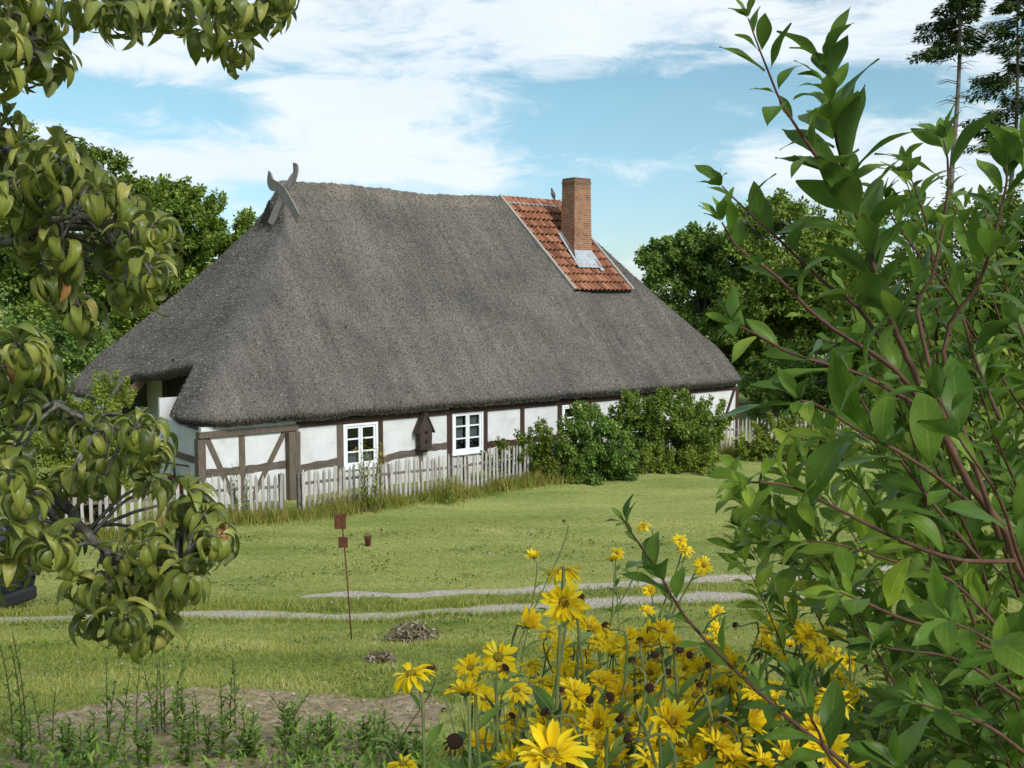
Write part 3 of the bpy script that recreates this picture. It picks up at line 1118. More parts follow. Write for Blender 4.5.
# ------------------------------------------------------------------ fences
def fence(label, p0, p1, pitch, hgt, gap=(), seed=0):
    """weathered picket fence from p0 to p1 (ground follows the terrain)"""
    rnd = random.Random(seed)
    m1 = surf('picket_grey', [(.25, (.24, .22, .20)), (.55, (.42, .395, .37)), (.8, (.58, .55, .52))], 6, .9, .4, stretch=(4, 4, .6), tint=.35)
    m2 = surf('fence_rail', [(.25, (.10, .085, .075)), (.6, (.19, .165, .15)), (.8, (.28, .25, .23))], 6, .9, .4, tint=.2)
    p0, p1 = Vector(p0), Vector(p1)
    d = (p1 - p0); L = d.length; d.normalize()
    ang = math.atan2(d.y, d.x)
    r = empty('picket_fence', (p0.x, p0.y, gzf(p0.x, p0.y)), label, 'fence', 'picket fence sections in front of the cottage', rz=ang)
    z0 = gzf(p0.x, p0.y)
    zz = lambda x: gzf(p0.x + d.x * x, p0.y + d.y * x) - z0
    n = max(2, int(L / pitch))
    xs = [L * (i + .5) / n for i in range(n)]
    for i, x in enumerate(xs):
        k = MB()
        h = hgt * 1.07 + rnd.uniform(-.07, .06)
        w = rnd.uniform(.03, .042)
        ln = rnd.uniform(-.03, .03)
        b = zz(x) + rnd.uniform(.03, .07)
        M = Matrix.Translation((x, 0, b)) @ Matrix.Rotation(ln, 4, 'Y') @ Matrix.Rotation(rnd.uniform(-.04, .04), 4, 'X')
        vs = []
        for y in (-.035, -.012):
            vs += [(-w, y, 0), (w, y, 0), (w * .95, y, h - .1), (0, y, h), (-w * .95, y, h - .1)]
        vs = [M @ Vector(v) for v in vs]
        k.add(vs, [(0, 1, 2, 3, 4), (9, 8, 7, 6, 5), (0, 5, 6, 1), (1, 6, 7, 2), (2, 7, 8, 3), (3, 8, 9, 4), (4, 9, 5, 0)], rnd.random())
        k.build('picket', m1, r)
    for hz in (.28, .76):
        k = MB()
        q = [(L * i / 6, .01, zz(L * i / 6) + hz * hgt + .015 * math.sin(i * 2 + hz * 9)) for i in range(7)]
        for a, b in zip(q[:-1], q[1:]): k.beam(a, Vector(b) + (Vector(b) - Vector(a)) * .005, .045, .07)
        k.build('rail', m2, r)
    np_ = max(2, int(L / 2.2) + 1)
    for i in range(np_):
        x = L * i / (np_ - 1) if np_ > 1 else 0
        k = MB()
        k.box((x - .055, .045, zz(x) - .2), (x + .055, .15, zz(x) + hgt * rnd.uniform(.92, 1.06)), jit=.01)
        k.build('post', m2, r, .008)
    return r


FS = -2.0
f = lambda t: hw(t, FS)
fence('picket fence section in front of the braced bays, left of the thick post', f(-.75), f(1.42), .15, .98, seed=1)
fence('leftmost picket fence section, half hidden behind the fruit tree', f(-4.6), f(-.95), .17, .98, seed=5)
fence('picket fence section under the two white windows', f(1.9), f(9.6), .142, 1.0, seed=2)
fence('picket fence section half smothered by the bushes', f(9.75), f(17.75), .155, 1.1, seed=3)
pe = at(720, 430, 34.9)
pq = at(895, 430, 38.5)
fence('rightmost picket fence section beyond the bushes at the cottage corner', (pe.x, pe.y, 0), (pq.x, pq.y, 0), .17, 1.1, seed=4)


# ------------------------------------------------------------------ GROUND
def axis(lim, fine, step):
    a = [0.0]
    while a[-1] < lim:
        x = a[-1]
        a.append(x + (step if x < fine else step + (x - fine) * .12))
    return np.array(a)


def make_ground():
    xa = axis(2500, 22, .3)
    xs = np.concatenate([-xa[:0:-1], xa])
    ya = axis(2900, 46, .3)
    yb = axis(60, 6, .4)
    ys = np.concatenate([-yb[:0:-1], ya])
    X, Y = np.meshgrid(xs, ys)
    Z = gz(X, Y)
    nx, ny = len(xs), len(ys)
    V = np.stack([X.ravel(), Y.ravel(), Z.ravel()], 1)
    i = np.arange(nx - 1)[None] + np.arange(ny - 1)[:, None] * nx
    F = np.stack([i, i + 1, i + nx + 1, i + nx], -1).reshape(-1, 4)
    m, nt, out = new_mat('lawn')
    p = nt.nodes.new('ShaderNodeBsdfPrincipled')
    p.inputs['Roughness'].default_value = .95
    p.inputs['Specular IOR Level'].default_value = .1
    n1 = noise_node(nt, 9, 8, .75)
    r1 = ramp(nt, [(.3, (.15, .18, .045)), (.5, (.28, .32, .09)), (.68, (.37, .385, .14)), (.8, (.44, .41, .2))])
    nt.links.new(n1.outputs['Fac'], r1.inputs['Fac'])
    n2 = noise_node(nt, .5, 5, .6, (.35, 1.2, 1))
    r2 = ramp(nt, [(.32, (.66, .78, .55)), (.48, (1, 1, 1)), (.66, (1.3, 1.2, 1.25))])
    nt.links.new(n2.outputs['Fac'], r2.inputs['Fac'])
    nt.links.new(mixrgb(nt, 1.0, r1.outputs['Color'], r2.outputs['Color'], 'MULTIPLY'), p.inputs['Base Color'])
    nb = noise_node(nt, 30, 6, .75)
    b = nt.nodes.new('ShaderNodeBump')
    b.inputs['Strength'].default_value = .8
    b.inputs['Distance'].default_value = .04
    nt.links.new(nb.outputs['Fac'], b.inputs['Height'])
    nt.links.new(b.outputs['Normal'], p.inputs['Normal'])
    nt.links.new(p.outputs[0], out.inputs[0])
    tag(link_mesh('ground', np_mesh('ground', V, F), None, m), kind='structure')


make_ground()
RUTS = [[(300, 597), (407, 595.5), (480, 592), (560, 588), (634, 584), (720, 579), (830, 572), (990, 562)],
        [(-80, 625), (0, 621), (100, 617), (195, 615), (300, 616.5), (400, 616), (468, 612), (560, 607), (700, 598), (900, 587)]]
RUTW = [[on_ground(*p) for p in r] for r in RUTS]
SOIL = [(-30, 762), (40, 722), (110, 700), (170, 689), (235, 688), (300, 696), (380, 702), (420, 690), (452, 706), (430, 745), (380, 790), (250, 830), (0, 850)]
SOILW = [on_ground(*p) for p in SOIL]


def poly_in(x, y, poly):
    c = np.zeros(len(x), bool)
    n = len(poly)
    for i in range(n):
        a, b = poly[i], poly[(i + 1) % n]
        cond = (a.y > y) != (b.y > y)
        xi = (b.x - a.x) * (y - a.y) / (b.y - a.y + 1e-12) + a.x
        c ^= cond & (x < xi)
    return c


def rut_dist(x, y):
    best = np.full(len(x), 99.0)
    for r in RUTW:
        for a, b in zip(r[:-1], r[1:]):
            d = np.array([b.x - a.x, b.y - a.y])
            t = np.clip(((x - a.x) * d[0] + (y - a.y) * d[1]) / (d @ d), 0, 1)
            best = np.minimum(best, np.hypot(x - a.x - t * d[0], y - a.y - t * d[1]))
    return best


def make_paths():
    gravel = surf('rut_gravel', [(.3, (.24, .205, .15)), (.5, (.42, .37, .295)), (.7, (.6, .54, .45))], 22, .95, .6, bscale=40)
    for ri, r in enumerate(RUTW):
        q = spline([(p.x, p.y, 0) for p in r], 160)
        vs, fs = [], []
        for i, p in enumerate(q):
            d = (q[min(i + 1, 160)] - q[max(i - 1, 0)]).normalized()
            s = Vector((-d.y, d.x, 0))
            w = (.34 + .14 * mnoise.noise((p.x * .7, p.y * .7, 3)) + .09 * mnoise.noise((p.x * 3, p.y * 3, 1))) * min(1, .15 + i / 14) * (.7, 1.0)[ri]
            for k in range(5):
                f = k / 4 * 2 - 1
                v = p + s * w * f + s * .05 * mnoise.noise((p.x * 5, p.y * 5, f * 4))
                v.z = gzf(v.x, v.y) + .008 - .004 * abs(f)
                vs.append(v)
        for i in range(160):
            for k in range(4): fs.append((i * 5 + k, i * 5 + k + 1, i * 5 + 6 + k, i * 5 + 5 + k))
        me = bpy.data.meshes.new('path')
        me.from_pydata(vs, [], fs)
        tag(link_mesh('path', me, None, gravel), kind='structure')
    soil = surf('soil', [(.3, (.16, .11, .062)), (.5, (.38, .28, .17)), (.7, (.56, .45, .31))], 14, .95, 1.0, bscale=22, bdist=.05)
    xs = [p.x for p in SOILW]; ys = [p.y for p in SOILW]
    gx = np.arange(min(xs) - .3, max(xs) + .3, .035); gy = np.arange(min(ys) - .3, max(ys) + .3, .035)
    X, Y = np.meshgrid(gx, gy)
    nz = np.array([mnoise.noise((x * 2.2, y * 2.2, 5)) * .3 for x, y in zip(X.ravel(), Y.ravel())])
    ok = poly_in(X.ravel() + nz, Y.ravel() + nz * .8, SOILW).reshape(X.shape)
    bump = np.array([mnoise.noise((x * 6, y * 6, 2)) for x, y in zip(X.ravel(), Y.ravel())]).reshape(X.shape)
    b2 = np.array([mnoise.noise((x * 17, y * 17, 6)) for x, y in zip(X.ravel(), Y.ravel())]).reshape(X.shape)
    Z = gz(X, Y) + .014 + .03 * np.clip(bump, -.35, 1) + .014 * np.clip(b2, -.5, 1)
    nx = len(gx)
    F = []
    for j in range(len(gy) - 1):
        for i in range(nx - 1):
            if ok[j, i] and ok[j + 1, i + 1] and ok[j, i + 1] and ok[j + 1, i]: F.append((j * nx + i, j * nx + i + 1, (j + 1) * nx + i + 1, (j + 1) * nx + i))
    tag(link_mesh('soil_bed', np_mesh('soil_bed', np.stack([X.ravel(), Y.ravel(), Z.ravel()], 1), np.array(F)), None, soil), kind='structure')
    # clods and pebbles on the bare soil
    k = MB()
    n = 0
    while n < 700:
        x, y = random.uniform(min(xs), max(xs)), random.uniform(min(ys), max(ys))
        if not poly_in(np.array([x]), np.array([y]), SOILW)[0]: continue
        n += 1
        r = random.choice([.005, .006, .007, .008, .01, .012, .016])
        k.lathe([(0, -.5 * r), (r * .8, -.3 * r), (r, .1 * r), (r * .6, .6 * r), (0, .75 * r)], (x, y, gzf(x, y) + .012), 6, sx=random.uniform(.7, 1.3), M=Matrix.Rotation(random.uniform(0, 3), 3, 'Z'), tint=random.random())
    tag(k.build('pebbles', surf('pebble', [(.3, (.18, .145, .10)), (.7, (.36, .31, .25))], 9, .9, .2, tint=.5)), kind='stuff')


make_paths()

GRASS_STOPS = [(0, (.075, .105, .018)), (.35, (.16, .205, .042)), (.65, (.25, .275, .075)), (.85, (.36, .34, .14)), (1, (.45, .39, .22))]


def blades(X, Y, H, W, T, lean=.5, z=None):
    n = len(X)
    Z = gz(X, Y) if z is None else z
    a = RNG.uniform(0, 2 * PI, n)
    ln = RNG.normal(0, lean, (n, 2)) * H[:, None]
    sx, sy = np.cos(a) * W / 2, np.sin(a) * W / 2
    base = np.stack([X, Y, Z - .005], 1)
    side = np.stack([sx, sy, np.zeros(n)], 1)
    mid = base + np.stack([ln[:, 0] * .35, ln[:, 1] * .35, H * .6], 1)
    tip = base + np.stack([ln[:, 0], ln[:, 1], H], 1)
    V = np.stack([base - side, base + side, mid + side * .7, mid - side * .7, tip + side * .12, tip - side * .12], 1).reshape(-1, 3)
    o = (np.arange(n) * 6)[:, None]
    F = np.stack([o + np.array([[0, 1, 2, 3]]), o + np.array([[3, 2, 4, 5]])], 1).reshape(-1, 4)
    return V, F, np.repeat(T, 6), np.zeros((n * 6, 2))


def make_grass():
    gm = leaf_mat('grass_blade', GRASS_STOPS, .3, .25)
    n = 360000
    Y = 3.6 * (24.0 / 3.6) ** RNG.random(n)
    X = RNG.uniform(-.82, .72, n) * Y - .4
    rn = np.array([mnoise.noise((x * 1.6, y * 2.4, 12)) + .5 * mnoise.noise((x * 5, y * 5, 3)) for x, y in zip(X, Y)])
    keep = (rut_dist(X, Y) > .14 + .24 * RNG.random(n) ** 1.5 - .9 * np.clip(rn - .08, 0, 1)) & ~(poly_in(X + .25 * rn, Y + .3 * rn, SOILW) & (RNG.random(n) > .10 + .5 * np.clip(rn, 0, 1)))
    # not under the house fence strip
    rel = np.stack([X - HO.x, Y - HO.y], 1)
    s = rel @ np.array([HV.x, HV.y])
    keep &= s < FS - .3
    X, Y = X[keep], Y[keep]
    n = len(X)
    pt = np.array([mnoise.noise((x * .8, y * .8, 7)) + .6 * mnoise.noise((x * .25, y * .9, 2)) for x, y in zip(X, Y)])
    T = np.clip(.42 + pt * .5 + RNG.normal(0, .19, n), 0, 1)
    H = RNG.uniform(.025, .06, n) * (1 + .5 * np.clip(pt, -.5, 1)) * np.where(Y < 10, 1.0, .62)
    W = .0045 * np.maximum(1, Y / 6.5)
    foliage('lawn_grass', [blades(X, Y, H, W, T, .6)], gm, None, smooth=False)['kind'] = 'stuff'
    # unmown strip along the pickets
    n = 26000
    t = RNG.uniform(-7, 19, n)
    s = FS - .1 + RNG.normal(-.22, .32, n)
    wob = np.array([mnoise.noise((a * .9, 3, 1)) for a in t])
    hgt = RNG.uniform(.10, .55, n) * (.85 + .9 * wob) * RNG.uniform(.5, 1.15, n)
    X = HO.x + HU.x * t + HV.x * s
    Y = HO.y + HU.y * t + HV.y * s
    T = np.clip(.5 + .3 * wob + RNG.normal(0, .26, n), 0, 1)
    st = leaf_mat('tall_grass_blade', [(0, (.07, .11, .018)), (.4, (.16, .20, .04)), (.65, (.28, .28, .09)), (.85, (.36, .28, .12)), (1, (.32, .17, .08))], .3, .2)
    foliage('tall_grass', [blades(X, Y, hgt, np.full(n, .016), T, .35)], st, None, smooth=False)['kind'] = 'stuff'
    # clover and plantain patches in the turf
    n = 42000
    Y = 4.5 * (22.0 / 4.5) ** RNG.random(n)
    X = RNG.uniform(-.62, .5, n) * Y
    cn = np.array([mnoise.noise((x * .55, y * .8, 21)) + .5 * mnoise.noise((x * 2.1, y * 2.1, 8)) for x, y in zip(X, Y)])
    ok = (cn > .22) & (rut_dist(X, Y) > .3) & ~poly_in(X, Y, SOILW) & ((X - HO.x) * HV.x + (Y - HO.y) * HV.y < FS - .5)
    X, Y = X[ok], Y[ok]
    n = len(X)
    P = np.stack([X, Y, gz(X, Y) + RNG.uniform(.012, .04, n)], 1)
    foliage('clover', [place(DIAMOND, P, rand_unit(n) + np.array([0, 0, .2]), rand_unit(n) * .3 + np.array([0, 0, 1]), RNG.uniform(.018, .04, n) * np.maximum(1, Y / 9), RNG.random(n))],
            leaf_mat('clover_leaf', [(0, (.05, .09, .02)), (.6, (.11, .17, .04)), (.93, (.17, .22, .06)), (1, (.5, .5, .42))], .3, .2), None, smooth=False)['kind'] = 'stuff'
    # tufts of longer grass on the verge between the wheel tracks
    n = 16000
    a = RNG.uniform(0, 1, n)
    pa = [np.array([p.x, p.y]) for p in RUTW[1]]
    seg = RNG.integers(0, len(pa) - 1, n)
    P0 = np.array(pa)[seg]; P1 = np.array(pa)[seg + 1]
    P = P0 + (P1 - P0) * a[:, None]
    P[:, 1] += RNG.choice([-.55, .6, 1.0], n) + RNG.normal(0, .13, n)
    ok = rut_dist(P[:, 0], P[:, 1]) > .22
    P = P[ok]
    n = len(P)
    foliage('verge_grass', [blades(P[:, 0], P[:, 1], RNG.uniform(.04, .12, n), np.full(n, .009), np.clip(RNG.normal(.4, .22, n), 0, 1), .5)], gm, None, smooth=False)['kind'] = 'stuff'


make_grass()

# ------------------------------------------------------------------ TREES AND BUSHES
BARK = surf('bark', [(.25, (.05, .042, .035)), (.55, (.11, .095, .08)), (.8, (.19, .17, .145))], 9, .95, .8, stretch=(2, 2, .5))
FAR = [leaf_mat('oak_leaf', [(0, (.03, .058, .01)), (.45, (.085, .142, .026)), (.8, (.15, .22, .046)), (1, (.23, .29, .075))], .3, .35),
       leaf_mat('deep_leaf', [(0, (.022, .052, .016)), (.45, (.056, .12, .036)), (.8, (.10, .18, .058)), (1, (.15, .235, .085))], .28, .4),
       leaf_mat('fresh_leaf', [(0, (.05, .085, .012)), (.45, (.13, .185, .03)), (.8, (.22, .28, .052)), (1, (.31, .35, .08))], .35, .3)]


def crown_leaves(clumps, n, leaf, flat=.55, tint_c=.5):
    """leaf quads spread through clumps: list of (centre, radius)"""
    C = np.array([c[:] for c, r in clumps]); Rr = np.array([r for c, r in clumps])
    w = Rr ** 2
    k = RNG.choice(len(clumps), n, p=w / w.sum())
    U = rand_unit(n)
    rad = Rr[k] * RNG.random(n) ** .45 * RNG.uniform(.75, 1.1, n)
    P = C[k] + U * rad[:, None] * np.array([1, 1, .85])
    D = U * .6 + rand_unit(n) * .8 + np.array([0, 0, -.1])
    N = U * .5 + np.array([0, 0, .8]) + rand_unit(n) * .7
    ct = RNG.normal(0, .12, len(clumps))
    T = np.clip(tint_c + ct[k] + RNG.normal(0, .17, n), 0, 1)
    return place(DIAMOND, P, D, N, RNG.uniform(.6, 1.25, n) * leaf, T)


def tree(name, label, x, y, crown, leaf, n, mat, trunk_r=.25, group='trees behind the cottage', tint_c=.5, sprays=40, wild=1.0):
    """crown: list of (dx, dy, z, rx, ry, rz) ellipsoids, z above the ground"""
    g = gzf(x, y)
    root = empty(name, (x, y, g), label, 'tree', group)
    clumps = []
    top = max(c[2] for c in crown)
    for dx, dy, z, rx, ry, rz in crown:
        vol = (rx * ry * rz) ** (1 / 3)
        m = int(26 + 9 * vol)
        for i in range(m):
            u = rand_unit(1)[0]
            r = random.random() ** .35
            q = Vector((dx + u[0] * rx * r, dy + u[1] * ry * r, z + u[2] * rz * r))
            clumps.append((q, vol * random.uniform(.13, .27) * (1 if r < .85 else .75)))
        for i in range(sprays):
            u = rand_unit(1)[0]
            u[2] = abs(u[2]) * .9 + .05
            q = Vector((dx + u[0] * rx, dy + u[1] * ry, z + u[2] * rz))
            for j in range(3):
                clumps.append((q + Vector((u[0], u[1], u[2] + .35)) * (.16 * j * wild * vol * .5), max(leaf * 1.5, vol * .085 * (1 - j * .2))))
    k = MB()
    k.tube(spline([(0, 0, -.3), (.1, 0, top * .35), (0, .1, top * .7), (0, 0, top)], 10), [trunk_r * (1 - .08 * i) for i in range(11)], 8)
    for i in range(14):
        c, r = random.choice(clumps)
        z0 = top * random.uniform(.25, .75)
        k.tube(spline([(0, 0, z0), c * .5 + Vector((0, 0, z0 * .5 + .3)), c], 6), [trunk_r * .4 * (1 - .13 * j) for j in range(7)], 5)
    k.build('trunk', BARK, root)
    foliage('crown', [crown_leaves(clumps, int(n * 1.25), leaf * 1.35, tint_c=tint_c)], mat, root, smooth=False)
    return root


def crown_at(px, py, Y, r, base):
    p = at(px, py, Y)
    return (p.x - base[0], p.y - base[1], p.z - gzf(*base), r * 1.0, r * .9, r)


def px_tree(name, label, base_px, Y, blobs, leaf, n, mat, **kw):
    b = at(base_px, 400, Y)
    base = (b.x, b.y)
    cr = []
    for px, py, rp in blobs:
        r = rp / 1000 * Y
        cr.append(crown_at(px, py, Y + random.uniform(-1, 1), r, base))
    return tree(name, label, base[0], base[1], cr, leaf, n, mat, **kw)


px_tree('broadleaf_tree', 'tall feathery-topped broadleaf tree behind the roof at the far left', 55, 46, [(40, 225, 80), (85, 255, 64), (30, 310, 70), (50, 178, 42), (100, 195, 36), (90, 330, 60), (-30, 235, 90), (130, 225, 36)], .17, 52000, FAR[0], sprays=26)
px_tree('broadleaf_tree', 'dense green tree whose crown touches the left roof slope below the crossed boards', 185, 50, [(170, 255, 64), (210, 248, 46), (140, 300, 60), (185, 315, 60), (230, 256, 30), (155, 218, 32), (185, 215, 26)], .16, 46000, FAR[0], tint_c=.55, sprays=30)
px_tree('broadleaf_tree', 'low dark tree filling the gap behind the left roof corner', 20, 41, [(25, 390, 60), (-40, 360, 70), (70, 365, 40), (-20, 440, 60)], .15, 26000, FAR[1])
px_tree('broadleaf_tree', 'bluish green tree standing behind the right roof slope', 700, 52, [(690, 285, 42), (725, 300, 46), (665, 268, 24), (715, 345, 48), (760, 370, 44), (700, 255, 24), (735, 262, 26)], .17, 42000, FAR[1], sprays=26, tint_c=.55)
px_tree('broadleaf_tree', 'tall lighter green tree behind the right-hand shrub', 800, 48, [(790, 280, 66), (770, 232, 34), (840, 300, 70), (800, 350, 70), (850, 250, 48), (765, 320, 46)], .16, 46000, FAR[0], tint_c=.6, sprays=30)
px_tree('broadleaf_tree', 'bushy yellow-green tree behind the shrub at the right edge', 940, 40, [(930, 290, 70), (990, 270, 74), (900, 340, 70), (970, 350, 80), (1040, 320, 80), (1050, 240, 60)], .15, 42000, FAR[2], tint_c=.35, sprays=20)
px_tree('broadleaf_tree', 'broad green tree at the far right, behind the yellow-green one', 1150, 46, [(1120, 300, 90), (1200, 310, 90), (1180, 250, 70), (1270, 330, 80), (1100, 360, 70)], .17, 40000, FAR[0], sprays=18)
px_tree('broadleaf_tree', 'dark low tree right of the cottage corner, behind the fence', 775, 43, [(770, 390, 34), (800, 385, 42), (850, 380, 50), (905, 385, 55), (970, 390, 60)], .13, 34000, FAR[1], sprays=8)


def conifer(label, px, Y, ytop, ybot, live, width, dead, seed):
    rnd = random.Random(seed)
    b = at(px, 400, Y)
    g = gzf(b.x, b.y)
    root = empty('spruce_tree', (b.x, b.y, g), label, 'tree', 'conifers beyond the garden')
    ztop = at(px, ytop, Y).z - g
    k = MB()
    rad = .17
    m = 14
    k.tube([(.08 * math.sin(i * .8), .05 * math.cos(i), ztop * i / m) for i in range(m + 1)], [rad * (1.25 - i / m * 1.1) for i in range(m + 1)], 8)
    pyz = lambda py: at(px, py, Y).z - g
    z0, z1 = pyz(live[1]), pyz(live[0])
    parts = []
    br = MB()
    nb = live[2]
    PP, DD, NN, SS = [], [], [], []
    for i in range(nb):
        f = (i + rnd.random()) / nb
        z = z0 + (z1 - z0) * f
        az = rnd.uniform(0, 2 * PI)
        L = width * (1 - .72 * max(0, (z - z0) / (ztop - z0))) * rnd.uniform(.6, 1.15)
        h = Vector((math.cos(az), math.sin(az), 0))
        pts = spline([Vector((0, 0, z)), Vector((0, 0, z)) + h * L * .5 + Vector((0, 0, -.08 * L)), Vector((0, 0, z)) + h * L + Vector((0, 0, -.12 * L + .05))], 8)
        br.tube(pts, [.035 * (1 - j * .1) for j in range(9)], 4)
        for j, p in enumerate(pts[2:]):
            ff = (j + 2) / 8
            sd = h.cross(Vector((0, 0, 1)))
            for q in range(44):
                sgn = rnd.choice((-1, 1))
                off = sd * sgn * rnd.random() * (.55 * L * (1.15 - ff) + .1) * .8 + h * rnd.uniform(-.2, .25)
                dr = Vector((0, 0, rnd.uniform(0, -.34)))
                PP.append((p + off + dr)[:])
                DD.append((h * rnd.uniform(.2, 1) + sd * sgn * .7 + Vector((0, 0, rnd.uniform(-.7, .1))))[:])
                NN.append((rnd.uniform(-.5, .5), rnd.uniform(-.5, .5), 1))
                SS.append(rnd.uniform(.16, .34))
    if dead:
        zd0, zd1, nd = pyz(dead[1]), pyz(dead[0]), dead[2]
        for i in range(nd):
            z = zd0 + (zd1 - zd0) * rnd.random()
            az = rnd.uniform(0, 2 * PI)
            L = rnd.uniform(.4, 1.1)
            h = Vector((math.cos(az), math.sin(az), 0))
            br.tube([Vector((0, 0, z)), Vector((0, 0, z)) + h * L * .5 + Vector((0, 0, .1)), Vector((0, 0, z)) + h * L + Vector((0, 0, -.05))], [.02, .014, .006], 4)
    k.build('trunk', surf('spruce_bark', [(.3, (.10, .085, .075)), (.7, (.22, .19, .17))], 8, .9, .5), root)
    br.build('branches', BARK, root)
    n = len(PP)
    nd = (np.array([(0, 0, 0), (.16, .45, 0), (0, 1, -.04), (-.16, .45, 0)], float), np.array([(0, 1, 2, 3)]), np.zeros((4, 2)))
    foliage('crown', [place(nd, np.array(PP), np.array(DD), np.array(NN), np.array(SS), RNG.random(n))],
            leaf_mat('needle', [(0, (.02, .042, .014)), (.5, (.05, .085, .028)), (1, (.11, .15, .05))], .15, .2), root, smooth=False)


conifer('tall bare-trunked spruce with a few high branches at upper right', 945, 46, -90, 300, (-80, 52, 44), 1.8, (50, 175, 60), 3)
conifer('second spruce at the right edge, branched lower than the bare-trunked one', 1003, 50, -30, 300, (-25, 150, 52), 2.6, None, 8)


def bush(label, px, py_base, Y, blobs, leaf, n, mat, group='bushes smothering the fence', name='leafy_bush', tint_c=.5, cat='bush'):
    b = at(px, py_base, Y)
    g = gzf(b.x, b.y)
    root = empty(name, (b.x, b.y, g), label, cat, group)
    clumps = []
    for bx, by, rp in blobs:
        c = at(bx, by, Y)
        r = rp / 1000 * Y * 1.15
        for i in range(26):
            u = rand_unit(1)[0]
            f = random.random() ** .4
            q = Vector((c.x - b.x + u[0] * r * f, c.y - b.y + u[1] * r * f * .8, max(.1, c.z - g + u[2] * r * f)))
            clumps.append((q, r * random.uniform(.14, .3)))
        for i in range(10):
            u = rand_unit(1)[0]; u[2] = abs(u[2])
            q = Vector((c.x - b.x + u[0] * r, c.y - b.y + u[1] * r * .8, c.z - g + u[2] * r))
            for j in range(4): clumps.append((q + Vector((u[0] * .5, 0, 1)) * (.1 * j), .07))
    k = MB()
    for i in range(9):
        c, r = random.choice(clumps)
        k.tube(spline([(random.uniform(-.2, .2), random.uniform(-.1, .1), -.1), c * .55, c], 5), [.025, .022, .018, .014, .01, .006], 5)
    k.build('stems', BARK, root)
    foliage('leaves', [crown_leaves(clumps, n * 2, leaf * 1.2, tint_c=tint_c)], mat, root, smooth=False)


bY = lambda t, s=FS - .15: hw(t, s).y
bush('pale sprawling bush right of the second window, climbing over the fence', 520, 500, 29.4, [(522, 458, 18), (548, 450, 18), (502, 466, 13), (562, 472, 20), (538, 482, 18)], .075, 7500, FAR[2], tint_c=.4)
bush('darkest glossy bush bulging onto the lawn in front of the fence', 592, 490, 29.6, [(590, 445, 26), (600, 470, 28), (575, 462, 22), (615, 455, 20)], .085, 12000, FAR[1], tint_c=.5)
bush('tall upright bush in front of the third window', 588, 480, 31.6, [(588, 436, 12), (580, 418, 5), (604, 424, 10), (628, 414, 12)], .08, 3600, FAR[0], tint_c=.55)
bush('broad leafy bush left of the cottage corner', 660, 480, 32.0, [(650, 420, 22), (675, 432, 28), (690, 450, 22), (640, 440, 20)], .085, 13000, FAR[0], tint_c=.5)
bush('rounded creeper-clad bush against the white wall at the cottage corner', 705, 472, 33.5, [(705, 430, 22), (700, 455, 20), (690, 415, 14)], .08, 9000, FAR[0], tint_c=.6)
bush('low straw-coloured weedy bush at the foot of the broad bush', 645, 480, 30.9, [(640, 470, 16), (665, 474, 14), (700, 468, 14), (540, 492, 14)], .07, 6000, FAR[2], tint_c=.6)
bush('yellow-green garden bush in front of the rightmost fence section', 780, 462, 33.2, [(775, 445, 20), (800, 440, 22), (755, 455, 14), (830, 445, 24), (870, 440, 26)], .085, 11000, FAR[2], tint_c=.65)
bush('yellowish flowering bush beside the gate end of the cottage', 85, 510, 24.5, [(85, 440, 30), (105, 410, 24), (60, 470, 34), (110, 470, 26), (30, 480, 30), (90, 500, 26)], .07, 15000, FAR[2], group='bushes at the gate end', tint_c=.7)
bush('rusty brown dying bush left of the leftmost fence section', 75, 540, 22.0, [(75, 515, 18), (95, 505, 16), (60, 525, 14)], .07, 4500, leaf_mat('rusty_leaf', [(0, (.07, .04, .012)), (.5, (.16, .10, .03)), (1, (.2, .17, .05))], .3, .2), group='bushes at the gate end')


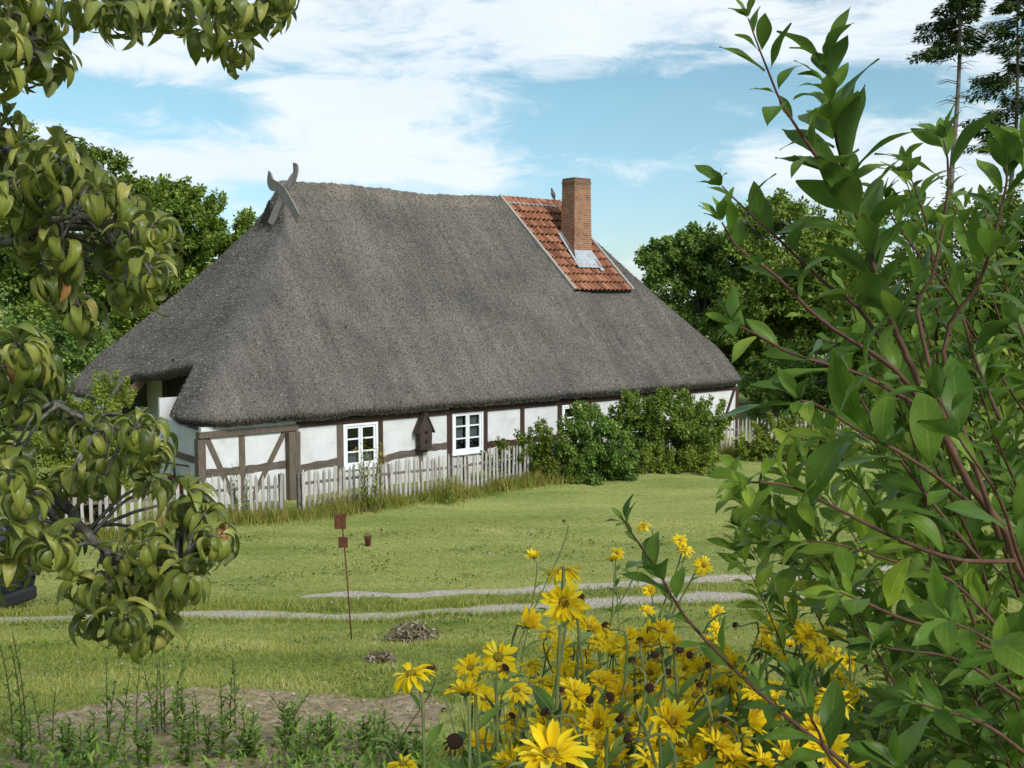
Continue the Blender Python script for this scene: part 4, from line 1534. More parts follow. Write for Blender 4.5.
def stalk_plant(name, label, cat, group, g, h, stems, leaf, mat, per=26, spread=.12, lean=.15, top=None, bendy=.3, seed=0):
    """upright plants: several leafy stems from one root"""
    rnd = random.Random(seed)
    root = empty(name, g, label, cat, group)
    k = MB()
    P, D, N, S, T = [], [], [], [], []
    P2, D2, N2, S2 = [], [], [], []
    for s in range(stems):
        bx, by = rnd.uniform(-spread, spread), rnd.uniform(-spread, spread) * .6
        hh = h * rnd.uniform(.65, 1.05) if s else h
        lx, ly = rnd.gauss(0, lean) * hh, rnd.gauss(0, lean) * hh
        q = spline([(bx, by, -.03), (bx + lx * .3, by + ly * .3, hh * .5), (bx + lx, by + ly, hh)], 12)
        r0 = max(.0048, .0048 * hh)
        k.tube(q, [r0 * (1 - .05 * i) for i in range(13)], 5)
        for i in range(per):
            f = .12 + .86 * i / per
            p = q[min(12, int(f * 12))].lerp(q[min(12, int(f * 12) + 1)], f * 12 % 1)
            a = i * 2.4 + rnd.uniform(-.4, .4)
            d = Vector((math.cos(a), math.sin(a), rnd.uniform(.2, 1.1)))
            P.append(p[:]); D.append(d[:]); N.append((-d.x * .5, -d.y * .5, 1)); S.append(leaf * rnd.uniform(.6, 1.2) * (1.15 - .6 * f)); T.append(rnd.random())
        if top:
            for i in range(40):
                p = q[12] + Vector((rnd.gauss(0, .05), rnd.gauss(0, .05), rnd.uniform(-.22, .08))) * top
                P2.append(p[:]); D2.append((rnd.gauss(0, 1), rnd.gauss(0, 1), rnd.uniform(-.2, 1))); N2.append((0, 0, 1)); S2.append(rnd.uniform(.02, .05) * top)
    k.build('stem', surf('weed_stem', [(.3, (.05, .055, .02)), (.7, (.12, .10, .045))], 9, .8, 0), root)
    tp = leaf_template(bend=bendy, fold=.3, width=.3, rows=4, stalk=.02)
    foliage('leaves', [place(tp, np.array(P), np.array(D), np.array(N), np.array(S), np.array(T))], mat, root)
    if top:
        foliage('flower_head', [place(DIAMOND, np.array(P2), np.array(D2), np.array(N2), np.array(S2), RNG.random(len(P2)))],
                leaf_mat('goldenrod', [(0, (.25, .19, .02)), (1, (.5, .38, .04))], .3, .1), root)
    return root


WEED = leaf_mat('weed_leaf', [(0, (.045, .09, .018)), (.5, (.10, .175, .036)), (1, (.18, .26, .065))], .35, .4, roughs=.45)
g = on_ground(372, 512)
stalk_plant('goldenrod', 'tall yellow-topped goldenrod in front of the first window', 'plant', 'tall plants along the fence', g, 1.75, 9, .17, FAR[2], 30, .28, .07, top=1.6, seed=1)
g = on_ground(236, 520)
stalk_plant('climbing_plant', 'leafy climber growing up the left pickets beside the diagonal braces', 'plant', 'tall plants along the fence', g, 1.35, 9, .15, FAR[0], 26, .25, .1, seed=2)
g = on_ground(455, 505)
stalk_plant('climbing_plant', 'low leafy plant poking through the pickets under the second window', 'plant', 'tall plants along the fence', g, .9, 9, .14, FAR[0], 20, .4, .2, seed=3)
g = on_ground(330, 512)
stalk_plant('mugwort', 'thin reddish weed between the thick post and the first window', 'plant', 'tall plants along the fence', g, .7, 7, .12, FAR[2], 16, .4, .2, seed=4)

# weeds at the bottom left, close to the camera
WEEDS = [(14, 645, 5.6, 3), (45, 700, 5.4, 2), (105, 722, 5.2, 3), (152, 668, 5.6, 3), (165, 655, 5.7, 2), (106, 676, 5.4, 2), (130, 674, 5.5, 2), (225, 672, 5.6, 3), (187, 700, 5.3, 3), (176, 690, 5.5, 3),
         (285, 700, 5.3, 3), (258, 712, 5.2, 2), (295, 712, 5.2, 2), (60, 735, 5, 3), (20, 738, 5, 3), (330, 725, 5.1, 4), (365, 735, 5, 4), (400, 742, 4.9, 3), (145, 745, 4.9, 3), (215, 735, 5, 4), (250, 738, 5, 4), (310, 745, 4.9, 4), (80, 752, 4.9, 3), (190, 750, 4.9, 3), (385, 722, 5.2, 3), (420, 745, 4.8, 3)]
TALL = {0: 'tall thin weed at the extreme left edge', 3: 'tallest weed of the bare soil bed, its tip below the hanging leaves', 5: 'dark-leaved tall weed right of the reddish one', 7: 'weed with wide leafy top in the middle of the soil bed', 10: 'slanting weed with dark buds towards the flower bed'}
for i, (px, py, Y, st) in enumerate(WEEDS):
    tip = at(px, py, Y)
    g = Vector((tip.x, tip.y, gzf(tip.x, tip.y)))
    stalk_plant('weed', TALL.get(i, 'leafy upright weed sprouting from the bare soil at the bottom left'), 'weed', 'weeds on the bare soil', g, max(.25, (tip.z - g.z) * 1.22), st, .085, WEED, 24, .06, .1 if i != 10 else .3, seed=20 + i)
n = 7000
X = RNG.uniform(-2.6, .5, n); Y = RNG.uniform(4.0, 5.6, n)
wn = np.array([mnoise.noise((x * 1.7, y * 1.7, 9)) for x, y in zip(X, Y)])
ok = (wn + (5.3 - Y) * .45 + np.where(X > -1.2, .12, -.1)) > RNG.random(n) * .5
X, Y = X[ok], Y[ok]
n = len(X)
P = np.stack([X, Y, gz(X, Y) + RNG.uniform(0, .13, n)], 1)
foliage('low_weeds', [place(leaf_template(.4, .3, .32, 3), P, rand_unit(n) * .7 + np.array([0, 0, .6]), rand_unit(n) * .4 + np.array([0, 0, 1]), RNG.uniform(.025, .07, n), RNG.random(n))], WEED, None)['kind'] = 'stuff'

# withered heaps on the lawn
for (px, py, r, lab) in ((412, 640, .3, 'larger withered grey-brown plant heap lying on the grass behind the yellow flowers'), (380, 662, .13, 'smaller withered plant heap on the grass left of the yellow flowers')):
    g = on_ground(px, py)
    n = 900
    U = rand_unit(n); U[:, 2] = np.abs(U[:, 2])
    P = U * (RNG.random((n, 1)) ** .6) * np.array([r, r * .8, r * .62])
    root = empty('withered_heap', g, lab, 'plant', 'withered heaps')
    foliage('dry_leaves', [place(leaf_template(1.2, .5, .4, 3), P, rand_unit(n), rand_unit(n), RNG.uniform(.03, .075, n), RNG.random(n))],
            leaf_mat('dry_leaf', [(0, (.09, .06, .035)), (.5, (.2, .155, .10)), (1, (.40, .36, .30))], .15, .1), root)
    k = MB()
    for i in range(16):
        u = rand_unit(1)[0]
        k.tube([(0, 0, 0), (u[0] * r * .6, u[1] * r * .6, abs(u[2]) * r * .5), (u[0] * r * 1.2, u[1] * r, abs(u[2]) * r * .9)], [.006, .004, .002], 4)
    k.build('stalks', surf('dry_stalk', [(.3, (.12, .09, .06)), (.7, (.25, .2, .15))], 8), root)


# ------------------------------------------------------------------ FRUIT TREE ON THE LEFT
PEAR = leaf_mat('fruit_leaf', [(0, (.035, .055, .01)), (.3, (.085, .115, .02)), (.6, (.15, .18, .034)), (.85, (.25, .26, .07)), (.95, (.33, .31, .11)), (1, (.2, .10, .035))], .3, 1.0, veins=.5, back=(.20, .23, .12), roughs=.42)
PTPL = [leaf_template(b, f, w, 8, .62, .012, .14, 5, .5) for b, f, w in ((2.3, .8, .48), (2.8, .95, .50), (3.3, .8, .46), (1.9, .7, .48), (3.0, 1.05, .52), (2.6, .5, .46))]


def fruit_tree():
    D0 = 2.55
    tb = at(-270, 500, D0 + .35)
    g = Vector((tb.x, tb.y, gzf(tb.x, tb.y)))
    root = empty('fruit_tree', g, 'fruit tree with drooping curled olive leaves overhanging the left of the view', 'tree')
    bark = surf('lichen_bark', [(.3, (.045, .04, .032)), (.5, (.13, .12, .10)), (.62, (.22, .22, .18)), (.75, (.34, .35, .29))], 30, .95, 1.0, bscale=55, bdist=.012)
    w = lambda px, py, d=D0: at(px, py, d) - g
    k = MB()
    k.tube(spline([(0, 0, -.2), (.03, 0, 1.0), w(-240, 250, D0 + .3), w(-170, -80, D0 + .2), w(-60, -330, D0 + .1)], 18), [.12 - .004 * i for i in range(19)], 10)
    k.build('trunk', bark, root)
    limbs = [
        [w(-250, 440, D0 + .3), w(-100, 430), w(45, 495, D0), w(78, 522, D0), w(100, 545, D0 - .02), w(135, 566, D0 - .05), w(185, 560, D0 - .05)],
        [w(-245, 300, D0 + .3), w(-80, 265), w(30, 235, D0), w(80, 215, D0 - .05), w(130, 250, D0 - .1)],
        [w(-200, 20, D0 + .2), w(-90, -80), w(60, -60, D0), w(170, -40, D0), w(280, -20, D0)],
        [w(-250, 380, D0 + .3), w(-80, 355), w(20, 385, D0), w(75, 415, D0 + .03), w(140, 440, D0)],
        [w(-230, 200, D0 + .3), w(-90, 130), w(0, 150, D0), w(60, 180, D0)],
        [w(45, 495, D0), w(60, 540, D0 - .02), w(40, 570, D0), w(15, 585, D0)],
        [w(100, 545, D0 - .02), w(110, 580, D0), w(120, 610, D0), w(125, 630, D0 - .05)],
        [w(-190, 0, D0 + .2), w(-60, -10), w(15, 10, D0), w(40, 60, D0)],
    ]
    #      px, py, size px, leaves
    RO = {0: [(150, 555, 9), (205, 520, 11), (220, 545, 9), (188, 505, 11), (165, 545, 10), (196, 560, 10), (155, 490, 7), (60, 560, 6)],
          1: [(60, 190, 11), (30, 245, 10), (100, 225, 11), (135, 250, 11), (150, 285, 11), (120, 290, 11), (75, 315, 11), (110, 260, 10), (65, 255, 9), (95, 195, 11), (150, 235, 10), (45, 285, 8), (20, 210, 10), (128, 215, 10), (155, 262, 10)],
          2: [(90, 12, 11), (118, 20, 11), (150, 15, 11), (180, 10, 11), (215, 35, 11), (240, 18, 12), (268, 12, 12), (230, 52, 8), (130, 2, 9), (205, 5, 9), (283, -5, 10)],
          3: [(20, 350, 11), (45, 390, 11), (10, 410, 11), (60, 420, 11), (95, 442, 8), (130, 442, 9), (150, 465, 9), (110, 475, 8), (75, 480, 7), (142, 432, 9), (155, 448, 7), (15, 455, 10), (35, 370, 10), (100, 490, 8), (5, 375, 10)],
          4: [(25, 165, 11), (5, 200, 10), (60, 165, 10), (85, 175, 10), (10, 135, 9), (45, 205, 10), (-5, 165, 10), (35, 185, 10)],
          5: [(25, 500, 10), (10, 535, 9), (15, 475, 10), (48, 520, 8), (40, 548, 9), (20, 560, 9), (58, 550, 8), (5, 575, 8)],
          6: [(110, 590, 10), (140, 595, 11), (125, 620, 11), (165, 605, 10), (100, 625, 10), (150, 570, 10), (180, 580, 10), (85, 595, 9), (195, 590, 9), (135, 640, 8), (120, 570, 9), (160, 630, 8)],
          7: [(15, 20, 12), (40, 40, 12), (10, 50, 12), (50, 70, 8), (30, 75, 10), (35, 10, 12), (12, 80, 9), (58, 25, 7)]}
    for li_, pts_ in {0: [(-60, 440), (-110, 425), (-30, 455)], 1: [(-40, 250), (-90, 270), (-130, 285)], 2: [(-40, -70), (-90, -60), (20, -55), (-130, -20)], 3: [(-40, 350), (-90, 365), (-140, 370)], 4: [(-40, 140), (-80, 135), (-140, 165)], 7: [(-60, -10), (-110, 5)]}.items():
        RO[li_] = RO[li_] + [(x_, y_, 10) for x_, y_ in pts_]
    rnd = random.Random(5)
    for li, q in enumerate(limbs):
        k = MB()
        main = spline(q, 30)
        r0 = {0: .016, 2: .013, 5: .008, 6: .008}.get(li, .0115)
        k.tube([p + Vector((rnd.uniform(-1, 1), rnd.uniform(-1, 1), rnd.uniform(-1, 1))) * .007 for p in main], [r0 * (1.35 - .034 * i) for i in range(31)], 7)
        by = [[] for _ in PTPL]
        for (px, py, n) in RO[li]:
            for rep in range(4 if (n >= 10 and li in (1, 4)) else 3 if n >= 8 else 2):
                c = w(px + rnd.uniform(-9, 9), py - 8 + rnd.uniform(-8, 8), D0 + rnd.uniform(-.2, .22) + (-.1, .05, .3, .45)[rep])
                src = min(main[6:], key=lambda p: (p - c).length)
                ax = (c - src)
                ax = ax.normalized() if ax.length > .02 else Vector((.4, 0, -.2)).normalized()
                mid = (src + c) / 2 + Vector((0, 0, .02))
                k.tube(spline([src, mid, c], 5), [.006, .0055, .005, .0045, .004, .003], 5)
                a0 = rnd.uniform(0, 6)
                e1 = ax.orthogonal().normalized(); e2 = ax.cross(e1)
                m = n if rep == 0 else int(n * .7)
                for i in range(m):
                    a = a0 + i * 2.4
                    rad = e1 * math.cos(a) + e2 * math.sin(a)
                    d = (rad * rnd.uniform(.7, 1.1) + ax * rnd.uniform(0, .7) + Vector((0, 0, rnd.uniform(-.1, .45)))).normalized()
                    nrm = Vector((0, 0, 1)) - d * d.z + Vector((rnd.gauss(0, .25), rnd.gauss(0, .25), 0))
                    p = c + ax * rnd.uniform(-.02, .015)
                    size = rnd.uniform(.07, .105)
                    by[rnd.randrange(len(PTPL))].append((p[:], d[:], nrm[:], size, min(1, max(0, rnd.gauss(.5, .2)))))
        br = k.build('branch', bark, root)
        parts = [place(t, *[np.array(c) for c in zip(*b)]) for t, b in zip(PTPL, by) if b]
        foliage('leaves', parts, PEAR, br)


fruit_tree()

# ------------------------------------------------------------------ BROAD-LEAVED SHRUB ON THE RIGHT
SHRUB = leaf_mat('shrub_leaf', [(0, (.028, .062, .014)), (.4, (.06, .125, .024)), (.75, (.105, .19, .038)), (1, (.18, .255, .06))], .38, .45, veins=.8, spots=.32, back=(.09, .15, .06), roughs=.38)
SHRUB2 = leaf_mat('young_leaf', [(0, (.045, .09, .014)), (.4, (.10, .18, .028)), (.75, (.18, .27, .045)), (1, (.29, .36, .065))], .42, .4, veins=.75, back=(.12, .17, .07), roughs=.4)
STPL = [leaf_template(b, f, w, 9, .95, .022, .09, 5, .5) for b, f, w in ((.35, .3, .36), (.8, .22, .38), (.2, .42, .34), (1.1, .3, .40), (.55, .15, .40))]


def shrub_branch(root, g, pts, r0, leaf, spacing, f0, mat, seed, bark, tip_small=.55, tshift=0.0, tufts=5, dbl=.3):
    rnd = random.Random(seed)
    q = [p - g for p in pts]
    L = sum((b - a).length for a, b in zip(q[:-1], q[1:]))
    m = max(10, int(L / .02))
    cv = spline(q, m)
    k = MB()
    k.tube([p + Vector((rnd.gauss(0, 1), rnd.gauss(0, 1), rnd.gauss(0, 1))) * r0 * .05 for p in cv], [r0 * .6 * (1 - .7 * i / m) for i in range(m + 1)], 7)
    by = [[] for _ in STPL]
    n = max(4, int(L * (1 - f0) / spacing))
    for i in range(n + tufts):
        f = f0 + (1 - f0) * min(1, i / n)
        x = min(m - 1e-3, f * m)
        p = cv[int(x)].lerp(cv[int(x) + 1], x % 1)
        d0 = (cv[min(m, int(x) + 2)] - cv[max(0, int(x) - 1)]).normalized()
        e1 = d0.orthogonal().normalized(); e2 = d0.cross(e1)
        a = i * 2.4 + rnd.uniform(-.35, .35)
        rad = e1 * math.cos(a) + e2 * math.sin(a)
        up = .35 + .5 * max(0, (f - .8) / .2)
        d = (rad * rnd.uniform(.75, 1.0) + d0 * rnd.uniform(.3, .8) * (1 + up) + Vector((0, 0, .1))).normalized()
        nrm = d0 * .7 + Vector((0, 0, .6)) + Vector((rnd.gauss(0, .3), rnd.gauss(0, .3), rnd.gauss(0, .2)))
        s = leaf * 1.2 * rnd.choice((rnd.uniform(.4, .75), rnd.uniform(.6, .95), rnd.uniform(.8, 1.12))) * (1 if f < .8 else 1 - (1 - tip_small) * (f - .8) / .2)
        j = rnd.randrange(len(STPL))
        by[j].append((p[:], d[:], nrm[:], s, min(1, max(0, rnd.gauss(.5 + tshift, .2)))))
        if rnd.random() < dbl:
            d2 = (-rad * rnd.uniform(.75, 1.0) + d0 * rnd.uniform(.3, .8) * (1 + up) + Vector((0, 0, .1))).normalized()
            by[rnd.randrange(len(STPL))].append((p[:], d2[:], (nrm + Vector((rnd.gauss(0, .3), rnd.gauss(0, .3), 0)))[:], s * rnd.uniform(.7, 1.05), min(1, max(0, rnd.gauss(.5 + tshift, .2)))))
    o = k.build('branch', bark, root)
    foliage('leaves', [place(t, *[np.array(c) for c in zip(*b)]) for t, b in zip(STPL, by) if b], mat, o)


def shrubs():
    bark = surf('shrub_bark', [(.3, (.06, .028, .018)), (.6, (.12, .06, .038)), (.8, (.18, .11, .075))], 40, .7, .4, bscale=90, bdist=.003)
    purple = surf('shrub_young_bark', [(.3, (.06, .025, .028)), (.6, (.12, .045, .045)), (.8, (.18, .08, .06))], 40, .6, .3, bscale=90, bdist=.002)
    Y0 = 1.05
    b = at(1030, 900, Y0)
    g = Vector((b.x + .06, b.y, gzf(b.x, b.y)))
    root = empty('broadleaf_shrub', g, 'large foreground shrub with glossy oval leaves on reddish stems at the right', 'shrub')
    A = lambda px, py, d: at(px, py, d)
    base = Vector((g.x, g.y, g.z - .1))
    J = A(1016, 561, Y0)
    T = [
        ([base, A(1045, 760, Y0), J, A(966, 479, Y0), A(928, 400, Y0), A(906, 355, Y0), A(884, 300, Y0), A(866, 240, Y0), A(847, 182, Y0), A(833, 120, Y0 - .02), A(826, 62, Y0 - .03)], .0088, .074, .026, .52, SHRUB, bark),
        ([A(850, 192, Y0), A(822, 165, Y0 - .03), A(797, 128, Y0 - .05), A(779, 98, Y0 - .06), A(762, 55, Y0 - .07), A(748, 18, Y0 - .08)], .0035, .052, .019, .15, SHRUB, purple),
        ([A(934, 425, Y0), A(902, 377, 1.02), A(870, 352, 1.0), A(839, 333, 1.0), A(811, 311, .98), A(775, 275, .97), A(741, 250, .96), A(722, 222, .95)], .0048, .062, .026, .15, SHRUB, purple),
        ([A(900, 370, 1.1), A(860, 310, 1.1), A(823, 282, 1.1), A(780, 240, 1.08), A(749, 213, 1.06), A(722, 186, 1.05)], .0042, .058, .025, .25, SHRUB, purple),
        ([A(928, 412, Y0), A(890, 390, 1.0), A(852, 371, .98), A(795, 355, .95), A(754, 333, .93), A(735, 325, .92)], .0042, .068, .03, .2, SHRUB, purple),
        ([A(960, 470, 1.12), A(918, 317, 1.15), A(934, 273, 1.15), A(947, 200, 1.15), A(948, 165, 1.15), A(944, 140, 1.15)], .0048, .062, .03, .2, SHRUB, bark),
        ([A(1000, 540, 1.0), A(944, 358, 1.02), A(978, 285, 1.02), A(991, 249, 1.0), A(1005, 190, 1.0), A(1007, 165, 1.0)], .0048, .066, .028, .25, SHRUB, bark),
        ([J, A(960, 560, 1.0), A(900, 540, .97), A(840, 510, .95), A(798, 489, .93), A(760, 482, .9), A(742, 484, .88)], .0045, .046, .024, .15, SHRUB2, bark),
        ([A(985, 515, Y0), A(940, 480, 1.0), A(896, 450, .97), A(865, 435, .95), A(820, 406, .92), A(800, 400, .9)], .0042, .072, .03, .15, SHRUB, bark),
        ([A(1060, 700, 1.05), A(982, 644, 1.0), A(906, 620, .95), A(860, 600, .92), A(840, 592, .91)], .0045, .05, .028, .1, SHRUB2, bark),
        ([A(1070, 790, 1.05), A(991, 728, 1.0), A(940, 710, .95), A(940, 710, .94), A(915, 702, .93)], .0042, .06, .026, .1, SHRUB, bark),
        ([A(1000, 900, 1.2), A(850, 768, 1.15), A(793, 722, 1.12), A(746, 680, 1.1), A(692, 625, 1.07), A(657, 571, 1.05), A(626, 524, 1.03)], .0055, .047, .024, .3, SHRUB, bark),
        ([A(960, 900, 1.0), A(839, 768, 1.0), A(820, 735, 1.0), A(808, 711, 1.0), A(800, 690, 1.0)], .0042, .062, .026, .3, SHRUB, bark),
        ([A(1090, 500, 1.05), A(1050, 400, 1.0), A(1034, 300, 1.0), A(1030, 220, .98), A(1026, 150, .97)], .005, .07, .03, .2, SHRUB, bark),
        ([A(1050, 620, .95), A(1020, 560, .92), A(1000, 500, .9), A(960, 440, .88), A(940, 400, .87)], .0042, .07, .034, .25, SHRUB, bark),
        ([A(1080, 700, .85), A(1040, 670, .82), A(990, 640, .8), A(950, 620, .78)], .004, .066, .03, .2, SHRUB, bark),
        ([A(1100, 900, .95), A(1020, 850, .92), A(960, 800, .9), A(900, 770, .88)], .0042, .062, .027, .2, SHRUB, bark),
        ([A(980, 560, 1.2), A(930, 500, 1.25), A(880, 430, 1.25), A(850, 380, 1.25), A(835, 345, 1.22)], .0042, .066, .026, .1, SHRUB, bark),
        ([A(1010, 640, 1.2), A(950, 580, 1.25), A(890, 560, 1.25), A(840, 545, 1.22), A(800, 540, 1.2)], .0042, .06, .025, .1, SHRUB2, bark),
        ([A(1020, 700, 1.2), A(960, 660, 1.25), A(900, 650, 1.25), A(880, 646, 1.22)], .0042, .06, .028, .1, SHRUB, bark),
        ([A(1000, 420, 1.2), A(975, 360, 1.25), A(955, 300, 1.25), A(900, 230, 1.22), A(885, 200, 1.2)], .0042, .062, .026, .1, SHRUB, bark),
        ([A(1060, 420, 1.2), A(1030, 350, 1.2), A(1010, 300, 1.22), A(985, 210, 1.22)], .0042, .062, .026, .1, SHRUB, bark),
    ]
    rb = random.Random(31)
    for i in range(24):        # the crowded heart of the shrub
        x, y = rb.uniform(885, 1040), rb.uniform(400, 720)
        if y > 580: x = max(x, 925)
        d = rb.uniform(1.25, 1.75)
        T.append(([A(x + rb.uniform(60, 130), y + rb.uniform(170, 300), d + .1), A(x + 45, y + 90, d + .03), A(x, y, d)], .0045, .066, .022, .05, SHRUB, bark))
    for i in range(25):        # and its crown
        x, y = rb.uniform(835, 1035), rb.uniform(150, 400)
        if y < 230: x = max(x, 905)
        d = rb.uniform(1.25, 1.7)
        T.append(([A(x + rb.uniform(30, 100), y + rb.uniform(170, 260), d + .1), A(x + 25, y + 80, d + .03), A(x, y, d)], .004, .058, .022, .05, rb.choice((SHRUB, SHRUB, SHRUB2)), bark))
    for i, (pts, r, lf, sp, f0, mat, bk) in enumerate(T):
        shrub_branch(root, g, pts, r, lf, sp, f0, mat, 100 + i, bk)
    # lighter shrub growing just behind it
    Y1 = 1.95
    b = at(930, 900, Y1)
    g2 = Vector((b.x, b.y, gzf(b.x, b.y)))
    root2 = empty('young_shrub', g2, 'lighter green leafy shrub behind the reddish-stemmed one, reaching out over the lawn', 'shrub')
    tips = [(735, 474), (800, 455), (738, 500), (740, 528), (770, 505), (790, 480), (830, 440), (860, 430), (740, 552), (770, 545), (810, 520), (850, 480), (890, 440), (930, 430), (970, 440),
            (800, 560), (840, 560), (880, 530), (920, 500), (960, 500), (1000, 480), (1020, 430), (870, 600), (910, 570), (960, 570), (1010, 560), (930, 640), (980, 640), (1020, 640), (920, 720), (980, 720)]
    rnd = random.Random(77)
    for i, (px, py) in enumerate(tips):
        d = Y1 + rnd.uniform(-.3, .5)
        p = A(px, py, d)
        bx = A(px + rnd.uniform(60, 150), py + rnd.uniform(130, 240), d + rnd.uniform(-.05, .15))
        mid = p.lerp(bx, .5) + Vector((0, 0, .03))
        shrub_branch(root2, g2, [bx, mid, p], .004, .075, .02, .05, SHRUB2, 300 + i, bark, tip_small=.75, tshift=rnd.uniform(-.15, .25), tufts=4, dbl=.6)
    k = MB()
    for i in range(7):
        q = A(790 + i * 35, 760, Y1 + .1) - g2
        k.tube(spline([(rnd.uniform(-.1, .1), rnd.uniform(-.1, .1), -.1), q * .5 + Vector((.05, 0, .1)), q], 8), [.011 - .0008 * j for j in range(9)], 6)
    k.build('stem', bark, root2)


shrubs()

# ------------------------------------------------------------------ YELLOW FLOWERS
PETAL = None


def petal_mat():
    m, nt, out = new_mat('yellow_petal')
    a = nt.nodes.new('ShaderNodeAttribute'); a.attribute_name = 'tint'
    r = ramp(nt, [(0, (.70, .42, .010)), (.3, (.86, .60, .016)), (.7, (.90, .68, .024)), (1, (.90, .76, .08))])
    nt.links.new(a.outputs['Fac'], r.inputs['Fac'])
    uv = nt.nodes.new('ShaderNodeUVMap'); uv.uv_map = 'leaf'
    sx = nt.nodes.new('ShaderNodeSeparateXYZ'); nt.links.new(uv.outputs[0], sx.inputs[0])
    st = math_node(nt, 'MULTIPLY_ADD', math_node(nt, 'SINE', math_node(nt, 'MULTIPLY', sx.outputs[1], 44.0)), .09, .95)
    c = mixrgb(nt, 1.0, r.outputs['Color'], st, 'MULTIPLY')
    d = nt.nodes.new('ShaderNodeBsdfDiffuse'); t = nt.nodes.new('ShaderNodeBsdfTranslucent')
    nt.links.new(c, d.inputs[0]); nt.links.new(c, t.inputs[0])
    m1 = nt.nodes.new('ShaderNodeMixShader'); m1.inputs[0].default_value = .38
    nt.links.new(d.outputs[0], m1.inputs[1]); nt.links.new(t.outputs[0], m1.inputs[2])
    nt.links.new(m1.outputs[0], out.inputs[0])
    return m


